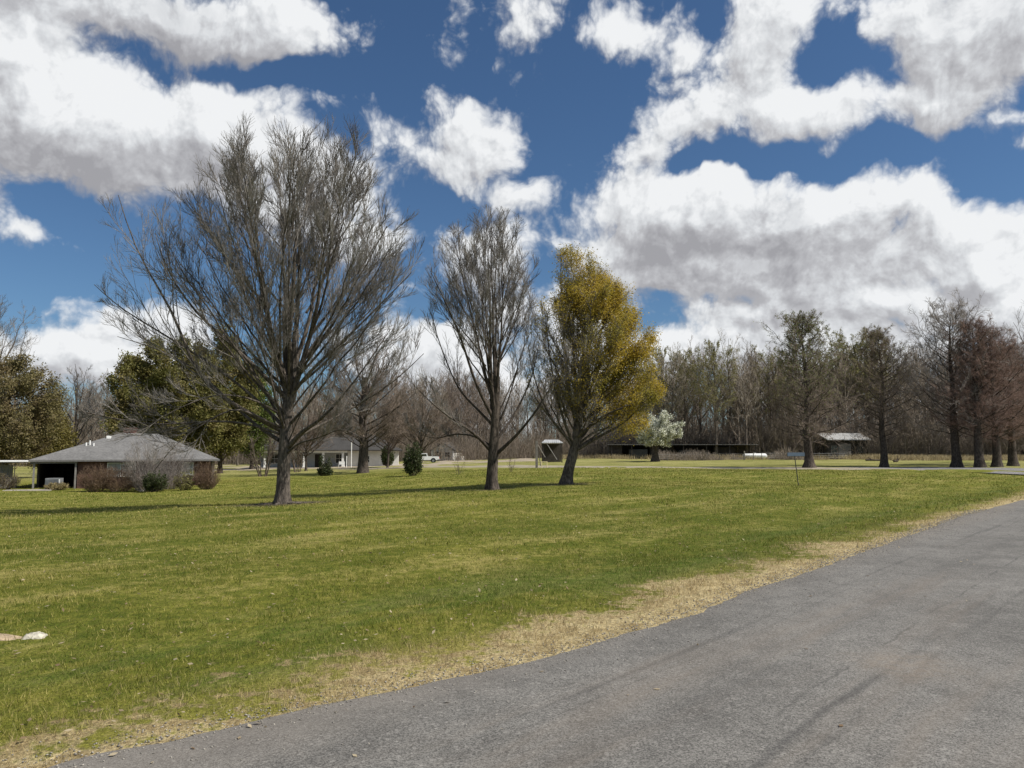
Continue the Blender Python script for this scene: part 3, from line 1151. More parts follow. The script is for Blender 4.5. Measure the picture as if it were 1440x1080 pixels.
def build_big_tree():
    rg = np.random.default_rng(101)
    base = at(397, 709)
    BARE_SPOTS.append((base.x, base.y - .2, 2.6))
    k = px_frame(397, 709, base.y)
    root = empty('bare_tree', base, 'largest bare grey tree on the lawn with a wide domed crown of upswept twigs', 'tree')
    s = base.y / F
    pts = [(0, 0, 0), k(397, 680), k(397, 650), k(398, 620), k(399, 595, .05), k(401, 565, .1), k(403, 530, .1)]
    P, r = trunk_poly(pts, 9.6 * s, 6.5 * s, 26, .42)
    C0 = np.array(k(402, 365)); RR = np.array([188 * s, 176 * s, 208 * s])
    S, C, E, rr = bundle_limbs(rg, (P, r), 8, (k(0, 588)[2], k(0, 530)[2]), 4.4 * s, C0, RR, 50, 1.18, .3, 1.88, 1.7 * s, .62, k(0, 620)[2], .38, .72)
    S2, C2, E2, rr2 = ell_leaders(rg, 7, k(0, 645)[2], k(0, 575)[2], (P, r), np.array(k(402, 470)), np.array([165 * s, 150 * s, 110 * s]), 1.25, 2.0, 1.5 * s, .5, .75)
    S, C, E, rr = [np.concatenate(v) for v in ((S, S2), (C, C2), (E, E2), (rr, rr2))]
    extra = [
        ([k(393, 606), k(365, 590, -.4), k(333, 572, -.8), k(300, 545, -1.1), k(280, 520, -1.2), k(263, 452, -1.3), k(228, 405, -1.4), k(196, 350, -1.4), k(176, 285, -1.4)], 4.2 * s),
        ([k(398, 560), k(362, 520, -.5), k(322, 482, -.9), k(276, 440, -1.1), k(235, 380, -.9), k(215, 330, -.6)], 3.6 * s),
        ([k(390, 620), k(350, 600, .6), k(300, 560, 1.2), k(240, 510, 1.8), k(180, 480, 2.0), k(118, 462, 2.0)], 3.0 * s),
        ([k(392, 612), k(355, 596, -1.2), k(318, 596, -2.0), k(255, 604, -2.5), k(190, 590, -2.7), k(155, 582, -2.8)], 2.0 * s),
        ([k(393, 603), k(372, 590, -1.0), k(352, 575, -1.8), k(318, 600, -2.4), k(285, 628, -2.6), k(262, 660, -2.6)], 2.0 * s),
        ([k(393, 585), k(370, 565, -1.4), k(335, 560, -2.4), k(290, 582, -2.8), k(240, 612, -2.8)], 1.8 * s),
        ([k(402, 632), k(428, 608, -.6), k(455, 596, -1.1), k(478, 576, -1.4), k(515, 530, -1.4), k(552, 470, -1.3)], 4.0 * s),
        ([k(403, 622), k(425, 606, .6), k(452, 590, 1.2), k(500, 560, 1.6), k(545, 530, 1.6), k(585, 490, 1.6)], 3.0 * s),
        ([k(401, 640), k(425, 624, -.8), k(460, 618, -1.4), k(492, 604, -1.8), k(520, 618, -2.0)], 1.7 * s),
        ([k(403, 560), k(440, 520, -.5), k(490, 480, -.9), k(540, 430, -1), k(578, 390, -1)], 3.0 * s),
        ([k(395, 600), k(352, 560, .3), k(300, 520, .3), k(220, 470, .4), k(150, 430, .4), k(112, 395, .4)], 2.8 * s),
    ]
    env = ellipsoids([(*C0, *(RR * 1.04)), (*k(215, 400, -.8), 92 * s, 90 * s, 140 * s), (*k(180, 470, 0), 90 * s, 120 * s, 62 * s), (*k(270, 590, -2), 110 * s, 80 * s, 55 * s), (*k(510, 480), 95 * s, 130 * s, 120 * s), (*k(400, 520), 150 * s, 150 * s, 110 * s)])
    spec = dict(tip=.012, levels=[
        dict(n=7, t0=.36, t1=.92, ang=.48, jit=.15, len=.40, taper=.35, K=7, up=.5, wig=.03, rf=.55, rl=.010, rmin=.010, sides=5, min=1.0),
        dict(n=6, t0=.15, t1=.88, ang=.48, jit=.14, len=.52, taper=.4, K=5, up=.45, wig=.035, rf=.6, rl=.009, rmin=.0085, sides=4, min=.6),
        dict(n=4, t0=.12, t1=.85, ang=.45, jit=.13, len=.6, taper=.3, K=3, up=.35, wig=.05, rf=.75, rl=.008, rmin=.0068, sides=3, min=.4),
        dict(n=2, t0=.2, t1=.8, ang=.42, len=.7, taper=.3, K=2, up=.25, wig=.05, rf=.8, rl=.008, rmin=.0052, sides=3, min=.3),
    ])
    lv = tree_levels(rg, S, C, E, rr, spec, env, extra)
    assemble(root, rg, (P, r, 22), lv, M['bark_grey'], M['twig_grey'])
    # surface roots spreading in the grass
    mb_parts = []
    for i in range(7):
        a = i * .9 + rg.uniform(-.2, .2)
        L = rg.uniform(.9, 1.9)
        tt = np.linspace(.15, L, 8)
        x = np.cos(a + .15 * np.sin(tt * 2)) * tt; y = np.sin(a + .15 * np.sin(tt * 2)) * tt
        z = ground_z(x + base.x, y + base.y) - base.z + .03 - tt * .025
        mb_parts.append(tubes(np.stack([x, y, z], -1)[None], np.linspace(.075, .02, 8)[None], 7))
    link('surface_roots', join_meshes('surface_roots', mb_parts), M['bark_grey'], root)
    return root


def build_second_tree():
    rg = np.random.default_rng(77)
    base = at(692, 689)
    BARE_SPOTS.append((base.x, base.y, 1.5))
    k = px_frame(692, 689, base.y)
    s = base.y / F
    root = empty('bare_tree', base, 'narrow bare tree with a vase of upright limbs just left of the golden tree', 'tree')
    pts = [(0, 0, 0), k(692, 665), k(693, 640), k(694, 620), k(696, 600), k(697, 570), k(698, 530)]
    P, r = trunk_poly(pts, 8.2 * s, 5 * s, 24, .35)
    C0 = np.array(k(683, 430)); RR = np.array([80 * s, 74 * s, 138 * s])
    S, C, E, rr = bundle_limbs(rg, (P, r), 6, (k(0, 615)[2], k(0, 560)[2]), 3.0 * s, C0, RR, 30, 1.7, .3, 1.9, 1.3 * s, .6, k(0, 632)[2], .42, .76)
    extra = [
        ([k(690, 634), k(670, 612, -.4), k(640, 592, -.7), k(615, 575, -.9), k(585, 545, -1)], 3.0 * s),
        ([k(691, 628), k(665, 612, .4), k(635, 610, .8), k(612, 618, 1.0), k(590, 612, 1)], 1.8 * s),
        ([k(697, 640), k(722, 618, -.4), k(748, 588, -.8), k(775, 545, -1), k(795, 500, -1)], 3.0 * s),
        ([k(697, 620), k(720, 590, .5), k(735, 560, .8), k(752, 520, 1), k(760, 470, 1)], 2.6 * s),
        ([k(694, 590), k(668, 540, -.5), k(650, 480, -.9), k(628, 430, -1), k(606, 385, -1)], 2.8 * s),
        ([k(694, 600), k(665, 570, .6), k(640, 545, 1.1), k(610, 470, 1.5), k(600, 430, 1.5)], 2.2 * s),
    ]
    env = ellipsoids([(*C0, *(RR * 1.05)), (*k(620, 440), 42 * s, 60 * s, 75 * s), (*k(600, 560), 60 * s, 70 * s, 50 * s), (*k(765, 530), 50 * s, 70 * s, 60 * s), (*k(692, 560), 70 * s, 70 * s, 60 * s)])
    spec = dict(tip=.012, levels=[
        dict(n=6, t0=.28, ang=.45, jit=.14, len=.36, taper=.35, K=7, up=.5, wig=.035, rf=.55, rl=.010, rmin=.010, sides=5, min=1.0),
        dict(n=5, t0=.15, ang=.48, jit=.14, len=.5, taper=.3, K=5, up=.45, wig=.04, rf=.6, rl=.009, rmin=.010, sides=4, min=.5),
        dict(n=4, t0=.12, ang=.5, jit=.14, len=.55, taper=.3, K=3, up=.35, wig=.05, rf=.75, rl=.008, rmin=.0068, sides=3, min=.4),
        dict(n=2, t0=.2, t1=.8, ang=.42, len=.7, taper=.3, K=2, up=.25, wig=.05, rf=.8, rl=.008, rmin=.0052, sides=3, min=.3),
    ])
    lv = tree_levels(rg, S, C, E, rr, spec, env, extra)
    assemble(root, rg, (P, r, 18), lv, M['bark_dark'], M['twig_grey'])


def build_golden_tree():
    rg = np.random.default_rng(55)
    base = at(796, 681)
    BARE_SPOTS.append((base.x, base.y, 1.8))
    k = px_frame(796, 681, base.y)
    s = base.y / F
    root = empty('golden_tree', base, 'leaning tree in fresh golden yellow leaf, fullest on its right side', 'tree')
    pts = [(0, 0, 0), k(798, 668), k(801, 655), k(806, 640), k(809, 625), k(812, 605), k(816, 570), k(820, 530)]
    P, r = trunk_poly(pts, 7.6 * s, 5 * s, 24, .4)
    C0 = np.array(k(832, 492)); RR = np.array([90 * s, 85 * s, 140 * s])
    S, C, E, rr = bundle_limbs(rg, (P, r), 7, (k(0, 622)[2], k(0, 575)[2]), 3.0 * s, C0, RR, 48, 1.2, .2, 2.15, 1.5 * s, .45, k(0, 636)[2], .34)
    extra = [
        ([k(808, 632), k(792, 610, -.4), k(770, 585, -.7), k(750, 560, -1), k(738, 520, -1)], 2.4 * s),
        ([k(807, 636), k(840, 615, -.5), k(872, 600, -.9), k(900, 570, -1.2), k(918, 530, -1.2)], 2.8 * s),
        ([k(808, 630), k(838, 606, .6), k(866, 600, 1.0), k(892, 604, 1.3), k(912, 596, 1.4)], 2.0 * s),
        ([k(810, 618), k(842, 588, -.8), k(874, 574, -1.4), k(902, 570, -1.8), k(924, 552, -1.8)], 2.2 * s),
        ([k(808, 626), k(786, 604, .6), k(764, 566, 1), k(748, 510, 1.2), k(742, 460, 1.2)], 2.2 * s),
        ([k(812, 600), k(850, 570, .3), k(885, 540, .5), k(912, 500, .5), k(924, 470, .5)], 2.6 * s),
        ([k(808, 628), k(795, 600, -.5), k(782, 560, -.7), k(772, 500, -.9), k(765, 430, -1)], 2.8 * s),
        ([k(812, 605), k(800, 540, .2), k(795, 470, .3), k(790, 400, .3), k(792, 350, .3)], 3.0 * s),
    ]
    env = ellipsoids([(*k(806, 440), 50 * s, 60 * s, 94 * s), (*k(838, 490), 74 * s, 80 * s, 112 * s), (*k(876, 515), 50 * s, 70 * s, 85 * s), (*k(785, 540), 46 * s, 60 * s, 70 * s), (*k(872, 575), 58 * s, 70 * s, 52 * s), (*k(768, 500), 36 * s, 55 * s, 80 * s)])
    spec = dict(tip=.012, levels=[
        dict(n=10, t0=.2, ang=.58, len=.40, taper=.5, K=6, up=.5, wig=.06, rf=.55, rl=.010, rmin=.010, sides=5),
        dict(n=7, t0=.12, ang=.58, len=.46, taper=.5, K=4, up=.45, wig=.08, rf=.6, rl=.009, rmin=.0075, sides=4, min=.3),
        dict(n=5, t0=.12, ang=.55, len=.5, taper=.5, K=3, up=.35, wig=.09, rf=.7, rl=.007, rmin=.006, sides=3, min=.22),
    ])
    lv = tree_levels(rg, S, C, E, rr, spec, env, extra)
    assemble(root, rg, (P, r, 18), lv, M['bark_grey'], M['twig_grey'])

    def wt(Q):
        px = 796 + Q[:, 0] / s
        py = 681 - Q[:, 2] / s
        right = sst(px, 790, 870)
        top = sst(py, 470, 370)
        w = .22 + .78 * np.maximum(right, top * .8)
        w *= 1 - .55 * sst(py, 420, 480) * (1 - sst(px, 835, 890))
        w *= 1 - .92 * sst(py, 530, 615) * (1 - .8 * sst(px, 845, 880))
        return w
    C_ = points_on(rg, np.concatenate([lv[-1][0], lv[-2][0][:, 1:]]), 105000, .05, 1.0, wt)
    C_ += rg.normal(0, .17, C_.shape)
    link('foliage', leaf_mesh('foliage', rg, C_, .040), M['leaf_gold'], root)


# ---- prototypes for the rest

def simple_tree(root, seed, H, r0, crown_c, crown_r, n_lead, h0, h1, spec, bark_m, twig_m, th=(.05, 1.5), out=.6, rise=.45, lean=(0, 0), central=True, sides=10, rl=None):
    rg = np.random.default_rng(seed)
    top = H * (.93 if central else (h1 / H + .05))
    pts = [(0, 0, 0)]
    for i in range(1, 9):
        f = i / 8
        pts.append((lean[0] * f + rg.normal(0, .012) * H * f, lean[1] * f + rg.normal(0, .012) * H * f, top * f))
    P, r = trunk_poly(pts, r0, max(.015, r0 * (.08 if central else .55)), 20, .35)
    S, C, E, rr = ell_leaders(rg, n_lead, h0, h1, (P, r), crown_c, crown_r, th[0], th[1], rl or r0 * .42, out, rise)
    env = ellipsoids([(*crown_c, *(np.array(crown_r) * 1.06))])
    lv = tree_levels(rg, S, C, E, np.minimum(rr, np.interp(S[:, 2], P[:, 2], r) * .8), spec, env)
    assemble(root, rg, (P, r, sides), lv, bark_m, twig_m)
    return rg, lv


def conifer_tree(root, seed, H, r0, rad, h_first, spec, bark_m, twig_m, n=46, rise=.35, sides=10, top_pow=.8):
    """straight central stem with tiers of side limbs (bald cypress habit)"""
    rg = np.random.default_rng(seed)
    pts = [(0, 0, 0)] + [(rg.normal(0, .006) * H, rg.normal(0, .006) * H, H * i / 8) for i in range(1, 9)]
    P, r = trunk_poly(pts, r0, .012, 26, .5)
    h = h_first + (H * .97 - h_first) * ((np.arange(n) + .5) / n) ** .9
    f = (h - h_first) / (H - h_first)
    az = np.arange(n) * 2.39996 + rg.uniform(-.3, .3, n)
    L = rad * ((1 - f) ** top_pow) * rg.uniform(.5, 1.15, n) * (.75 + .25 * np.minimum(1, f * 6)) + .2
    S = np.stack([np.interp(h, P[:, 2], P[:, i]) for i in range(3)], -1)
    up = rise + .7 * f
    E = S + np.stack([np.cos(az) * L, np.sin(az) * L, L * up], -1)
    C = S + (E - S) * np.array([.5, .5, .2])
    rr = np.minimum(np.interp(h, P[:, 2], r) * .5, .012 + L * .0125)
    lv = tree_levels(rg, S, C, E, rr, spec, None)
    assemble(root, rg, (P, r, sides), lv, bark_m, twig_m)
    return rg, lv


SPEC_WOOD = dict(tip=.015, levels=[
    dict(n=9, t0=.2, ang=.72, len=.46, taper=.5, K=4, up=.35, wig=.07, rf=.55, rl=.011, rmin=.017, sides=4),
    dict(n=6, t0=.15, ang=.6, len=.5, taper=.5, K=3, up=.35, wig=.10, rf=.6, rl=.010, rmin=.013, sides=3, min=.4),
    dict(n=4, t0=.15, ang=.6, len=.55, taper=.4, K=2, up=.25, wig=.12, rf=.7, rl=.010, rmin=.010, sides=3, min=.3),
])
SPEC_CYP = dict(tip=.014, crook=.028, levels=[
    dict(n=9, t0=.12, ang=.8, jit=.3, len=.46, taper=.5, K=4, up=.2, wig=.14, rf=.6, rl=.011, rmin=.013, sides=4),
    dict(n=6, t0=.12, ang=.75, jit=.3, len=.55, taper=.4, K=3, up=.2, wig=.16, rf=.7, rl=.012, rmin=.011, sides=3, min=.25),
    dict(n=5, t0=.12, ang=.7, len=.55, taper=.4, K=2, up=.15, wig=.14, rf=.8, rl=.012, rmin=.0075, sides=3, min=.25),
])


def shrub(root, seed, rx, ry, h, n, twig_m, leaf_m=None, n_leaf=0, leaf=.05, leaf_part='foliage', up=.6, spread=.9, r=.014):
    rg = np.random.default_rng(seed)
    a = rg.uniform(0, 6.283, n)
    q = np.sqrt(rg.random(n))
    S = np.stack([np.cos(a) * rx * .35 * q, np.sin(a) * ry * .35 * q, np.full(n, -.05)], -1)
    tilt = q * spread
    D = np.stack([np.cos(a) * np.sin(tilt), np.sin(a) * np.sin(tilt), np.cos(tilt)], -1)
    L = h * rg.uniform(.75, 1.15, n)
    env = ellipsoids([(0, 0, h * .45, rx, ry, h * .62)])
    L = clamp_len(S, D, L, env, 8, .88)
    P = grow(rg, S, D, L, 5, up * .4, .07)
    l0 = (P, radii(np.full(n, r), r * .4, 5), 4)
    S1, D1, r1, t1, pi = spawn(rg, P, l0[1], 8, .15, .98, .6, .2)
    L1 = clamp_len(S1, D1, L[pi] * .42 * rg.uniform(.5, 1.2, len(pi)), env)
    P1 = grow(rg, S1, D1, L1, 3, up * .4, .1)
    l1 = (P1, radii(np.full(len(P1), r * .5), r * .25, 3), 3)
    S2, D2, r2, t2, pi = spawn(rg, P1, l1[1], 4, .2, .98, .6, .2)
    L2 = np.maximum(L1[pi] * .5 * rg.uniform(.5, 1.2, len(pi)), .08)
    P2 = grow(rg, S2, D2, L2, 2, up * .3, .1)
    l2 = (P2, radii(np.full(len(P2), r * .35), r * .2, 2), 3)
    link('stems', join_meshes('stems', [tubes(*l0), tubes(*l1), tubes(*l2)], False), twig_m, root)
    if leaf_m is not None:
        C = points_on(rg, np.concatenate([P2[:, :3], P1[:, 1:4]]), n_leaf, 0, 1) + rg.normal(0, leaf, (n_leaf, 3))
        C[:, 2] = np.maximum(C[:, 2], .03)
        link(leaf_part, leaf_mesh(leaf_part, rg, C, leaf), leaf_m, root)

# ---------------------------------------------------------------- buildings, vehicle and small things


def brick_mat(name, c1, c2, mortar):
    m, N, b = material(name)
    tc = obj_of(N)
    x, y, z = N.sep(tc)
    br = N.node('ShaderNodeTexBrick')
    N.put(br.inputs['Vector'], N.comb(N.m('ADD', x, y), z, 0))
    br.inputs['Scale'].default_value = 4.4
    br.inputs['Color1'].default_value = (*c1, 1)
    br.inputs['Color2'].default_value = (*c2, 1)
    br.inputs['Mortar'].default_value = (*mortar, 1)
    br.inputs['Mortar Size'].default_value = .012
    k = N.ss(N.noise(tc, 2.5, 4, .6), .3, .7, .7, 1.3)
    N.put(b.inputs['Base Color'], N.v('SCALE', br.outputs[0], k))
    b.inputs['Roughness'].default_value = .9
    return m


def siding_mat(name, c, pitch=.18):
    m, N, b = material(name)
    tc = obj_of(N)
    z = N.sep(tc)[2]
    f = N.m('FRACT', N.m('DIVIDE', z, pitch))
    k = N.m('MULTIPLY', N.ss(f, 0, .12, .72, 1), N.ss(N.noise(tc, 1.5, 4, .6), .3, .7, .9, 1.06))
    N.put(b.inputs['Base Color'], N.v('SCALE', c, k))
    b.inputs['Roughness'].default_value = .6
    return m


def shingle_mat(name, c):
    m, N, b = material(name)
    tc = obj_of(N)
    x, y, z = N.sep(tc)
    n = N.noise(N.v('MULTIPLY', tc, (6, 1.5, 18)), 1.0, 4, .6)
    row = N.m('FRACT', N.m('MULTIPLY', z, 13))
    k = N.m('MULTIPLY', N.ss(n, .3, .7, .75, 1.2), N.ss(row, 0, .25, .8, 1))
    k = N.m('MULTIPLY', k, N.ss(N.noise(tc, .8, 5, .65), .3, .7, .82, 1.12))
    N.put(b.inputs['Base Color'], N.v('SCALE', c, k))
    b.inputs['Roughness'].default_value = .85
    return m


def tin_mat(name, c):
    m, N, b = material(name)
    tc = obj_of(N)
    x, y, z = N.sep(tc)
    rib = N.m('SINE', N.m('MULTIPLY', x, 21))
    k = N.ss(N.noise(N.v('MULTIPLY', tc, (1, .3, .3)), 2.0, 5, .6), .3, .7, .75, 1.1)
    N.put(b.inputs['Base Color'], N.v('SCALE', c, k))
    b.inputs['Metallic'].default_value = .25
    b.inputs['Roughness'].default_value = .5
    bump(N, b, rib, .5, .03)
    return m


def glass_mat(name, c):
    m, N, b = material(name)
    N.put(b.inputs['Base Color'], N.v('SCALE', c, N.ss(N.noise(obj_of(N), 2, 3), .3, .7, .7, 1.3)))
    b.inputs['Roughness'].default_value = .08
    b.inputs['Specular IOR Level'].default_value = .6
    return m


def hip_roof(W0, W1, D0, D1, ze, zr, rx0, rx1, th=.14):
    """hip roof with a fascia of its own thickness; ridge rx0..rx1 half way back"""
    ym = (D0 + D1) / 2
    m = MB()
    a, b_, c, d = (W0, D0, ze), (W1, D0, ze), (W1, D1, ze), (W0, D1, ze)
    r0, r1 = (rx0, ym, zr), (rx1, ym, zr)
    m.poly([a, b_, r1, r0]); m.poly([b_, c, r1]); m.poly([c, d, r0, r1]); m.poly([d, a, r0])
    lo = [(p[0], p[1], p[2] - th) for p in (a, b_, c, d)]
    m.poly([lo[0], lo[1], b_, a]); m.poly([lo[1], lo[2], c, b_]); m.poly([lo[2], lo[3], d, c]); m.poly([lo[3], lo[0], a, d])
    m.poly(lo[::-1])
    bmesh.ops.remove_doubles(m.bm, verts=m.bm.verts, dist=1e-4)
    return m


def window(parent, x0, x1, z0, z1, y, frame_m, pane_m, mull=1, name='window'):
    f = MB()
    t = .06
    f.box(x0 - t, x0, y - .05, y + .04, z0, z1).box(x1, x1 + t, y - .05, y + .04, z0, z1)
    f.box(x0 - t, x1 + t, y - .055, y + .04, z1, z1 + t).box(x0 - t - .03, x1 + t + .03, y - .09, y + .04, z0 - t, z0)
    for i in range(mull):
        xm = x0 + (x1 - x0) * (i + 1) / (mull + 1)
        f.box(xm - .02, xm + .02, y - .035, y + .04, z0, z1)
    f.box(x0, x1, y - .034, y + .04, (z0 + z1) / 2 - .02, (z0 + z1) / 2 + .02)
    w = f.build(name, frame_m, parent)
    MB().box(x0, x1, y - .012, y + .02, z0, z1).build('pane', pane_m, w)
    return w


def build_brick_house():
    p = far(190, 60)
    root = empty('brick_house', p, 'low brick house with grey hip roof and dark open carport at its left end', 'house', rz=R(22), scale=.96)
    z0 = -.3
    w = MB()
    w.box(-4.0, 6.1, .55, 10.5, z0, 2.16)
    w.build('wall', M['brick'], root)
    w = MB().box(-6.9, -4.004, 8.2, 8.4, z0, 2.15).box(-6.95, -6.8, 1.6, 8.196, z0, 2.152)  # back plus a dark side wall added to make the carport pitch dark
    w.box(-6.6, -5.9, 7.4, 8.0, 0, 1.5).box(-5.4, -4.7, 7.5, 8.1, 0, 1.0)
    w.build('carport_darkening_walls', M['dark_wood'], root)
    rf = hip_roof(-7.3, 6.55, 0, 11, 2.3, 4.55, -1.5, 1.4).build('roof', M['shingle'], root)
    c = MB().box(-1.3, -.25, 5.75, 6.4, 3.8, 4.95).box(-1.36, -.19, 5.69, 6.46, 4.95, 5.03)
    c.build('chimney', M['brick'], rf)
    # roof vents on the front slope
    def on(x, y): return 2.3 + (4.55 - 2.3) * y / 5.5
    v = MB().box(-2.45, -2.1, 4.3, 4.65, on(0, 4.3) - .05, on(0, 4.65) + .08, .03)
    v.build('skylight_vent', M['white_paint'], rf)
    for i, (x, y, h) in enumerate(((-3.75, 2.8, .24), (-3.5, 2.95, .36), (-3.2, 2.75, .22))):
        MB().bar((x, y, on(0, y) - .05), (x, y, on(0, y) + h), .06, 10).build('vent_pipe', M['white_paint'], rf)
    for x in (-6.95, -4.1):
        MB().box(x - .06, x + .06, .25, .37, z0, 2.17).build('post', M['pale_wood'], root)
    MB().box(-7.2, -4.0, .2, .42, 2.02, 2.155).build('beam', M['pale_wood'], root)
    window(root, -1.85, -.95, .98, 2.0, .548, M['white_paint'], M['blind'], 0)
    window(root, -.75, .1, .98, 2.0, .548, M['white_paint'], M['dim_glass'], 0)
    window(root, 3.7, 4.45, 1.05, 2.0, .548, M['white_paint'], M['blind'], 0)
    d = MB().box(1.6, 2.5, .5, .547, .1, 2.08)
    dd = d.build('door', M['dark_wood'], root)
    MB().bar((2.4, .5, 1.05), (2.4, .42, 1.05), .03).build('handle', M['galv'], dd)
    MB().box(5.92, 6.16, .46, .58, z0, 2.14).build('corner_board', M['pale_wood'], root)
    # open lean-to at the far left
    q = far(14, 58)
    lt = empty('lean_to', q, 'thin white roofed lean-to beside the carport, at the left border', 'lean-to', rz=R(22))
    MB().box(-3.2, 2.0, -.2, 3.4, 1.98, 2.08).build('roof', M['white_paint'], lt)
    for x in (-2.9, -.6, 1.75):
        MB().box(x - .05, x + .05, -.1, 0, -.3, 1.978).build('post', M['pale_wood'], lt)
    MB().box(-3.1, .55, .5, .7, -.3, .78).box(.40, .56, .3, .495, -.3, .80).build('half_wall', M['block'], lt)
    g = MB()
    for x in np.arange(-3.0, .6, .42):
        g.box(x, x + .05, .56, .62, .785, 1.9)
    g.box(-3.05, .6, .55, .63, 1.9, 1.96)
    g.build('lattice', M['pale_wood'], lt)
    MB().box(-1.9, -.2, 3.0, 3.1, .3, 1.7).build('back_panel', M['curtain'], lt)
    # air conditioner
    a = far(81, 57.6)
    ac = empty('air_conditioner', a, 'grey air conditioning unit standing on the grass before the dark carport', 'air conditioner', rz=R(14))
    b_ = MB().box(-.5, .5, -.4, .4, .05, .82, .02)
    for i in range(12):
        z = .12 + i * .055
        b_.box(-.46, .40, -.425, -.402, z, z + .025)
    b_.build('casing', M['galv'], ac)
    MB().box(-.52, .52, -.42, .42, -.2, .045).build('pad', M['concrete'], ac)
    f = MB()
    for r_ in (.10, .18, .26, .34):
        for i in range(20):
            a0, a1 = i * math.pi / 10, (i + 1) * math.pi / 10
            f.bar((r_ * math.cos(a0), r_ * math.sin(a0), .84), (r_ * math.cos(a1), r_ * math.sin(a1), .84), .008, 5)
    f.build('fan_grille', M['dark_metal'], ac)
    MB().box(.42, .49, -.425, -.402, .45, .75).build('access_panel', M['white_paint'], ac)
    # patio slab
    pt = far(48, 56.2)
    pm = MB().box(-1.6, 1.4, -.6, .7, -.25, .05, .02)
    o = pm.build('patio_slab', M['concrete'], None)
    o.location = pt; o.rotation_euler.z = R(20)
    tag(o, 'pale concrete patio slab before the lean-to at far left', 'patio slab')


def build_white_house():
    p = far(430, 122)
    root = empty('white_house', p, 'white house with porch columns and a dark grey roof behind the bare trees', 'house', rz=R(8))
    W = MB().box(-7.2, 6.6, 2.4, 10.5, -.4, 2.75)
    W.build('wall', M['porch_shaded_siding'], root)
    w = MB().box(6.604, 14.6, .6, 10.4, -.4, 2.74)
    w.build('garage_wall', M['white_siding'], root)
    hip_roof(-8, 15.2, -.4, 11.2, 2.9, 5.5, -3.5, 10.5).build('roof', M['dark_shingle'], root)
    MB().box(-7.4, 6.5, .0, 2.396, -.4, .12).build('porch_floor', M['concrete'], root)
    MB().box(-7.4, 6.59, .0, .3, 2.45, 2.752).build('porch_beam', M['white_paint'], root)
    for px in (376, 404, 429, 455, 482):
        x = (px - 430) * .1128
        MB().box(x - .17, x + .17, .02, .34 - .05, .124, 2.446).box(x - .24, x + .24, -.03, .34, .125, .3).build('column', M['white_paint'], root)
    for x in (-5.6, -1.4, 4.6):
        window(root, x, x + 1.1, .8, 2.2, 2.395, M['white_paint'], M['dark_glass'], 1)
    d = MB().box(1.3, 2.3, 2.33, 2.396, .125, 2.2).build('door', M['dark_wood'], root)
    MB().bar((2.15, 2.33, 1.1), (2.15, 2.25, 1.1), .035).build('handle', M['galv'], d)
    g = MB().box(12.2, 13.4, .55, .597, -.2, 1.9)
    g.build('garage_door', M['dark_wood'], root)
    window(root, 9.2, 10.0, .9, 1.9, .595, M['white_paint'], M['dark_glass'], 1)
    b_ = far(481.5, 117)
    bench = empty('porch_bench', b_, 'small white bench on the grass before the porch columns', 'bench')
    MB().box(-.45, .45, -.2, .2, .40, .46, .01).build('seat', M['white_paint'], bench)
    MB().box(-.45, .45, .17, .21, .5, .9, .01).build('backrest', M['white_paint'], bench)
    for x in (-.4, .4):
        MB().box(x - .03, x + .03, -.18, .2, -.1, .398).build('leg', M['white_paint'], bench)
    for px, h, lab in ((488.5, 1.6, 'shorter white post beside the white bench'), (495, 3.6, 'tall thin white post left of the thick trunked bare tree')):
        q = far(px, 112)
        o = MB().bar((0, 0, -.2), (0, 0, h), .07, 8).bar((0, 0, h), (0, 0, h + .06), .10, 8, .02).build('white_post', M['white_paint'], None)
        o.location = q
        tag(o, lab, 'post')


def build_gable_house():
    p = far(623, 176)
    root = empty('gable_house', p, 'small white gabled house half hidden by trunks right of the pickup', 'house', rz=R(-12))
    m = MB().prism([(-2.6, 0, -.4), (2.6, 0, -.4), (2.6, 0, 2.5), (0, 0, 4.1), (-2.6, 0, 2.5)], (0, 7, 0))
    m.build('wall', M['white_siding'], root)
    rf = MB()
    for sgn in (-1, 1):
        rf.prism([(sgn * 3.0, -.4, 2.27), (0, -.4, 4.13), (0, -.4, 4.28), (sgn * 3.0, -.4, 2.42)], (0, 7.8, 0))
    rf.build('roof', M['dark_shingle'], root)
    MB().box(-1.9, -.4, -.06, -.004, .2, 2.1).build('screen_door', M['dark_glass'], root)
    window(root, .6, 1.7, .9, 2.0, -.004, M['white_paint'], M['dark_glass'], 1)
    for x in (-2.5, 2.5):
        MB().box(x - .12, x + .12, -.3, -.06, -.4, 2.3).build('post', M['white_paint'], root)
    MB().box(2.604, 4.2, .8, 3.2, -.4, 1.1).build('side_wall', M['white_siding'], root)


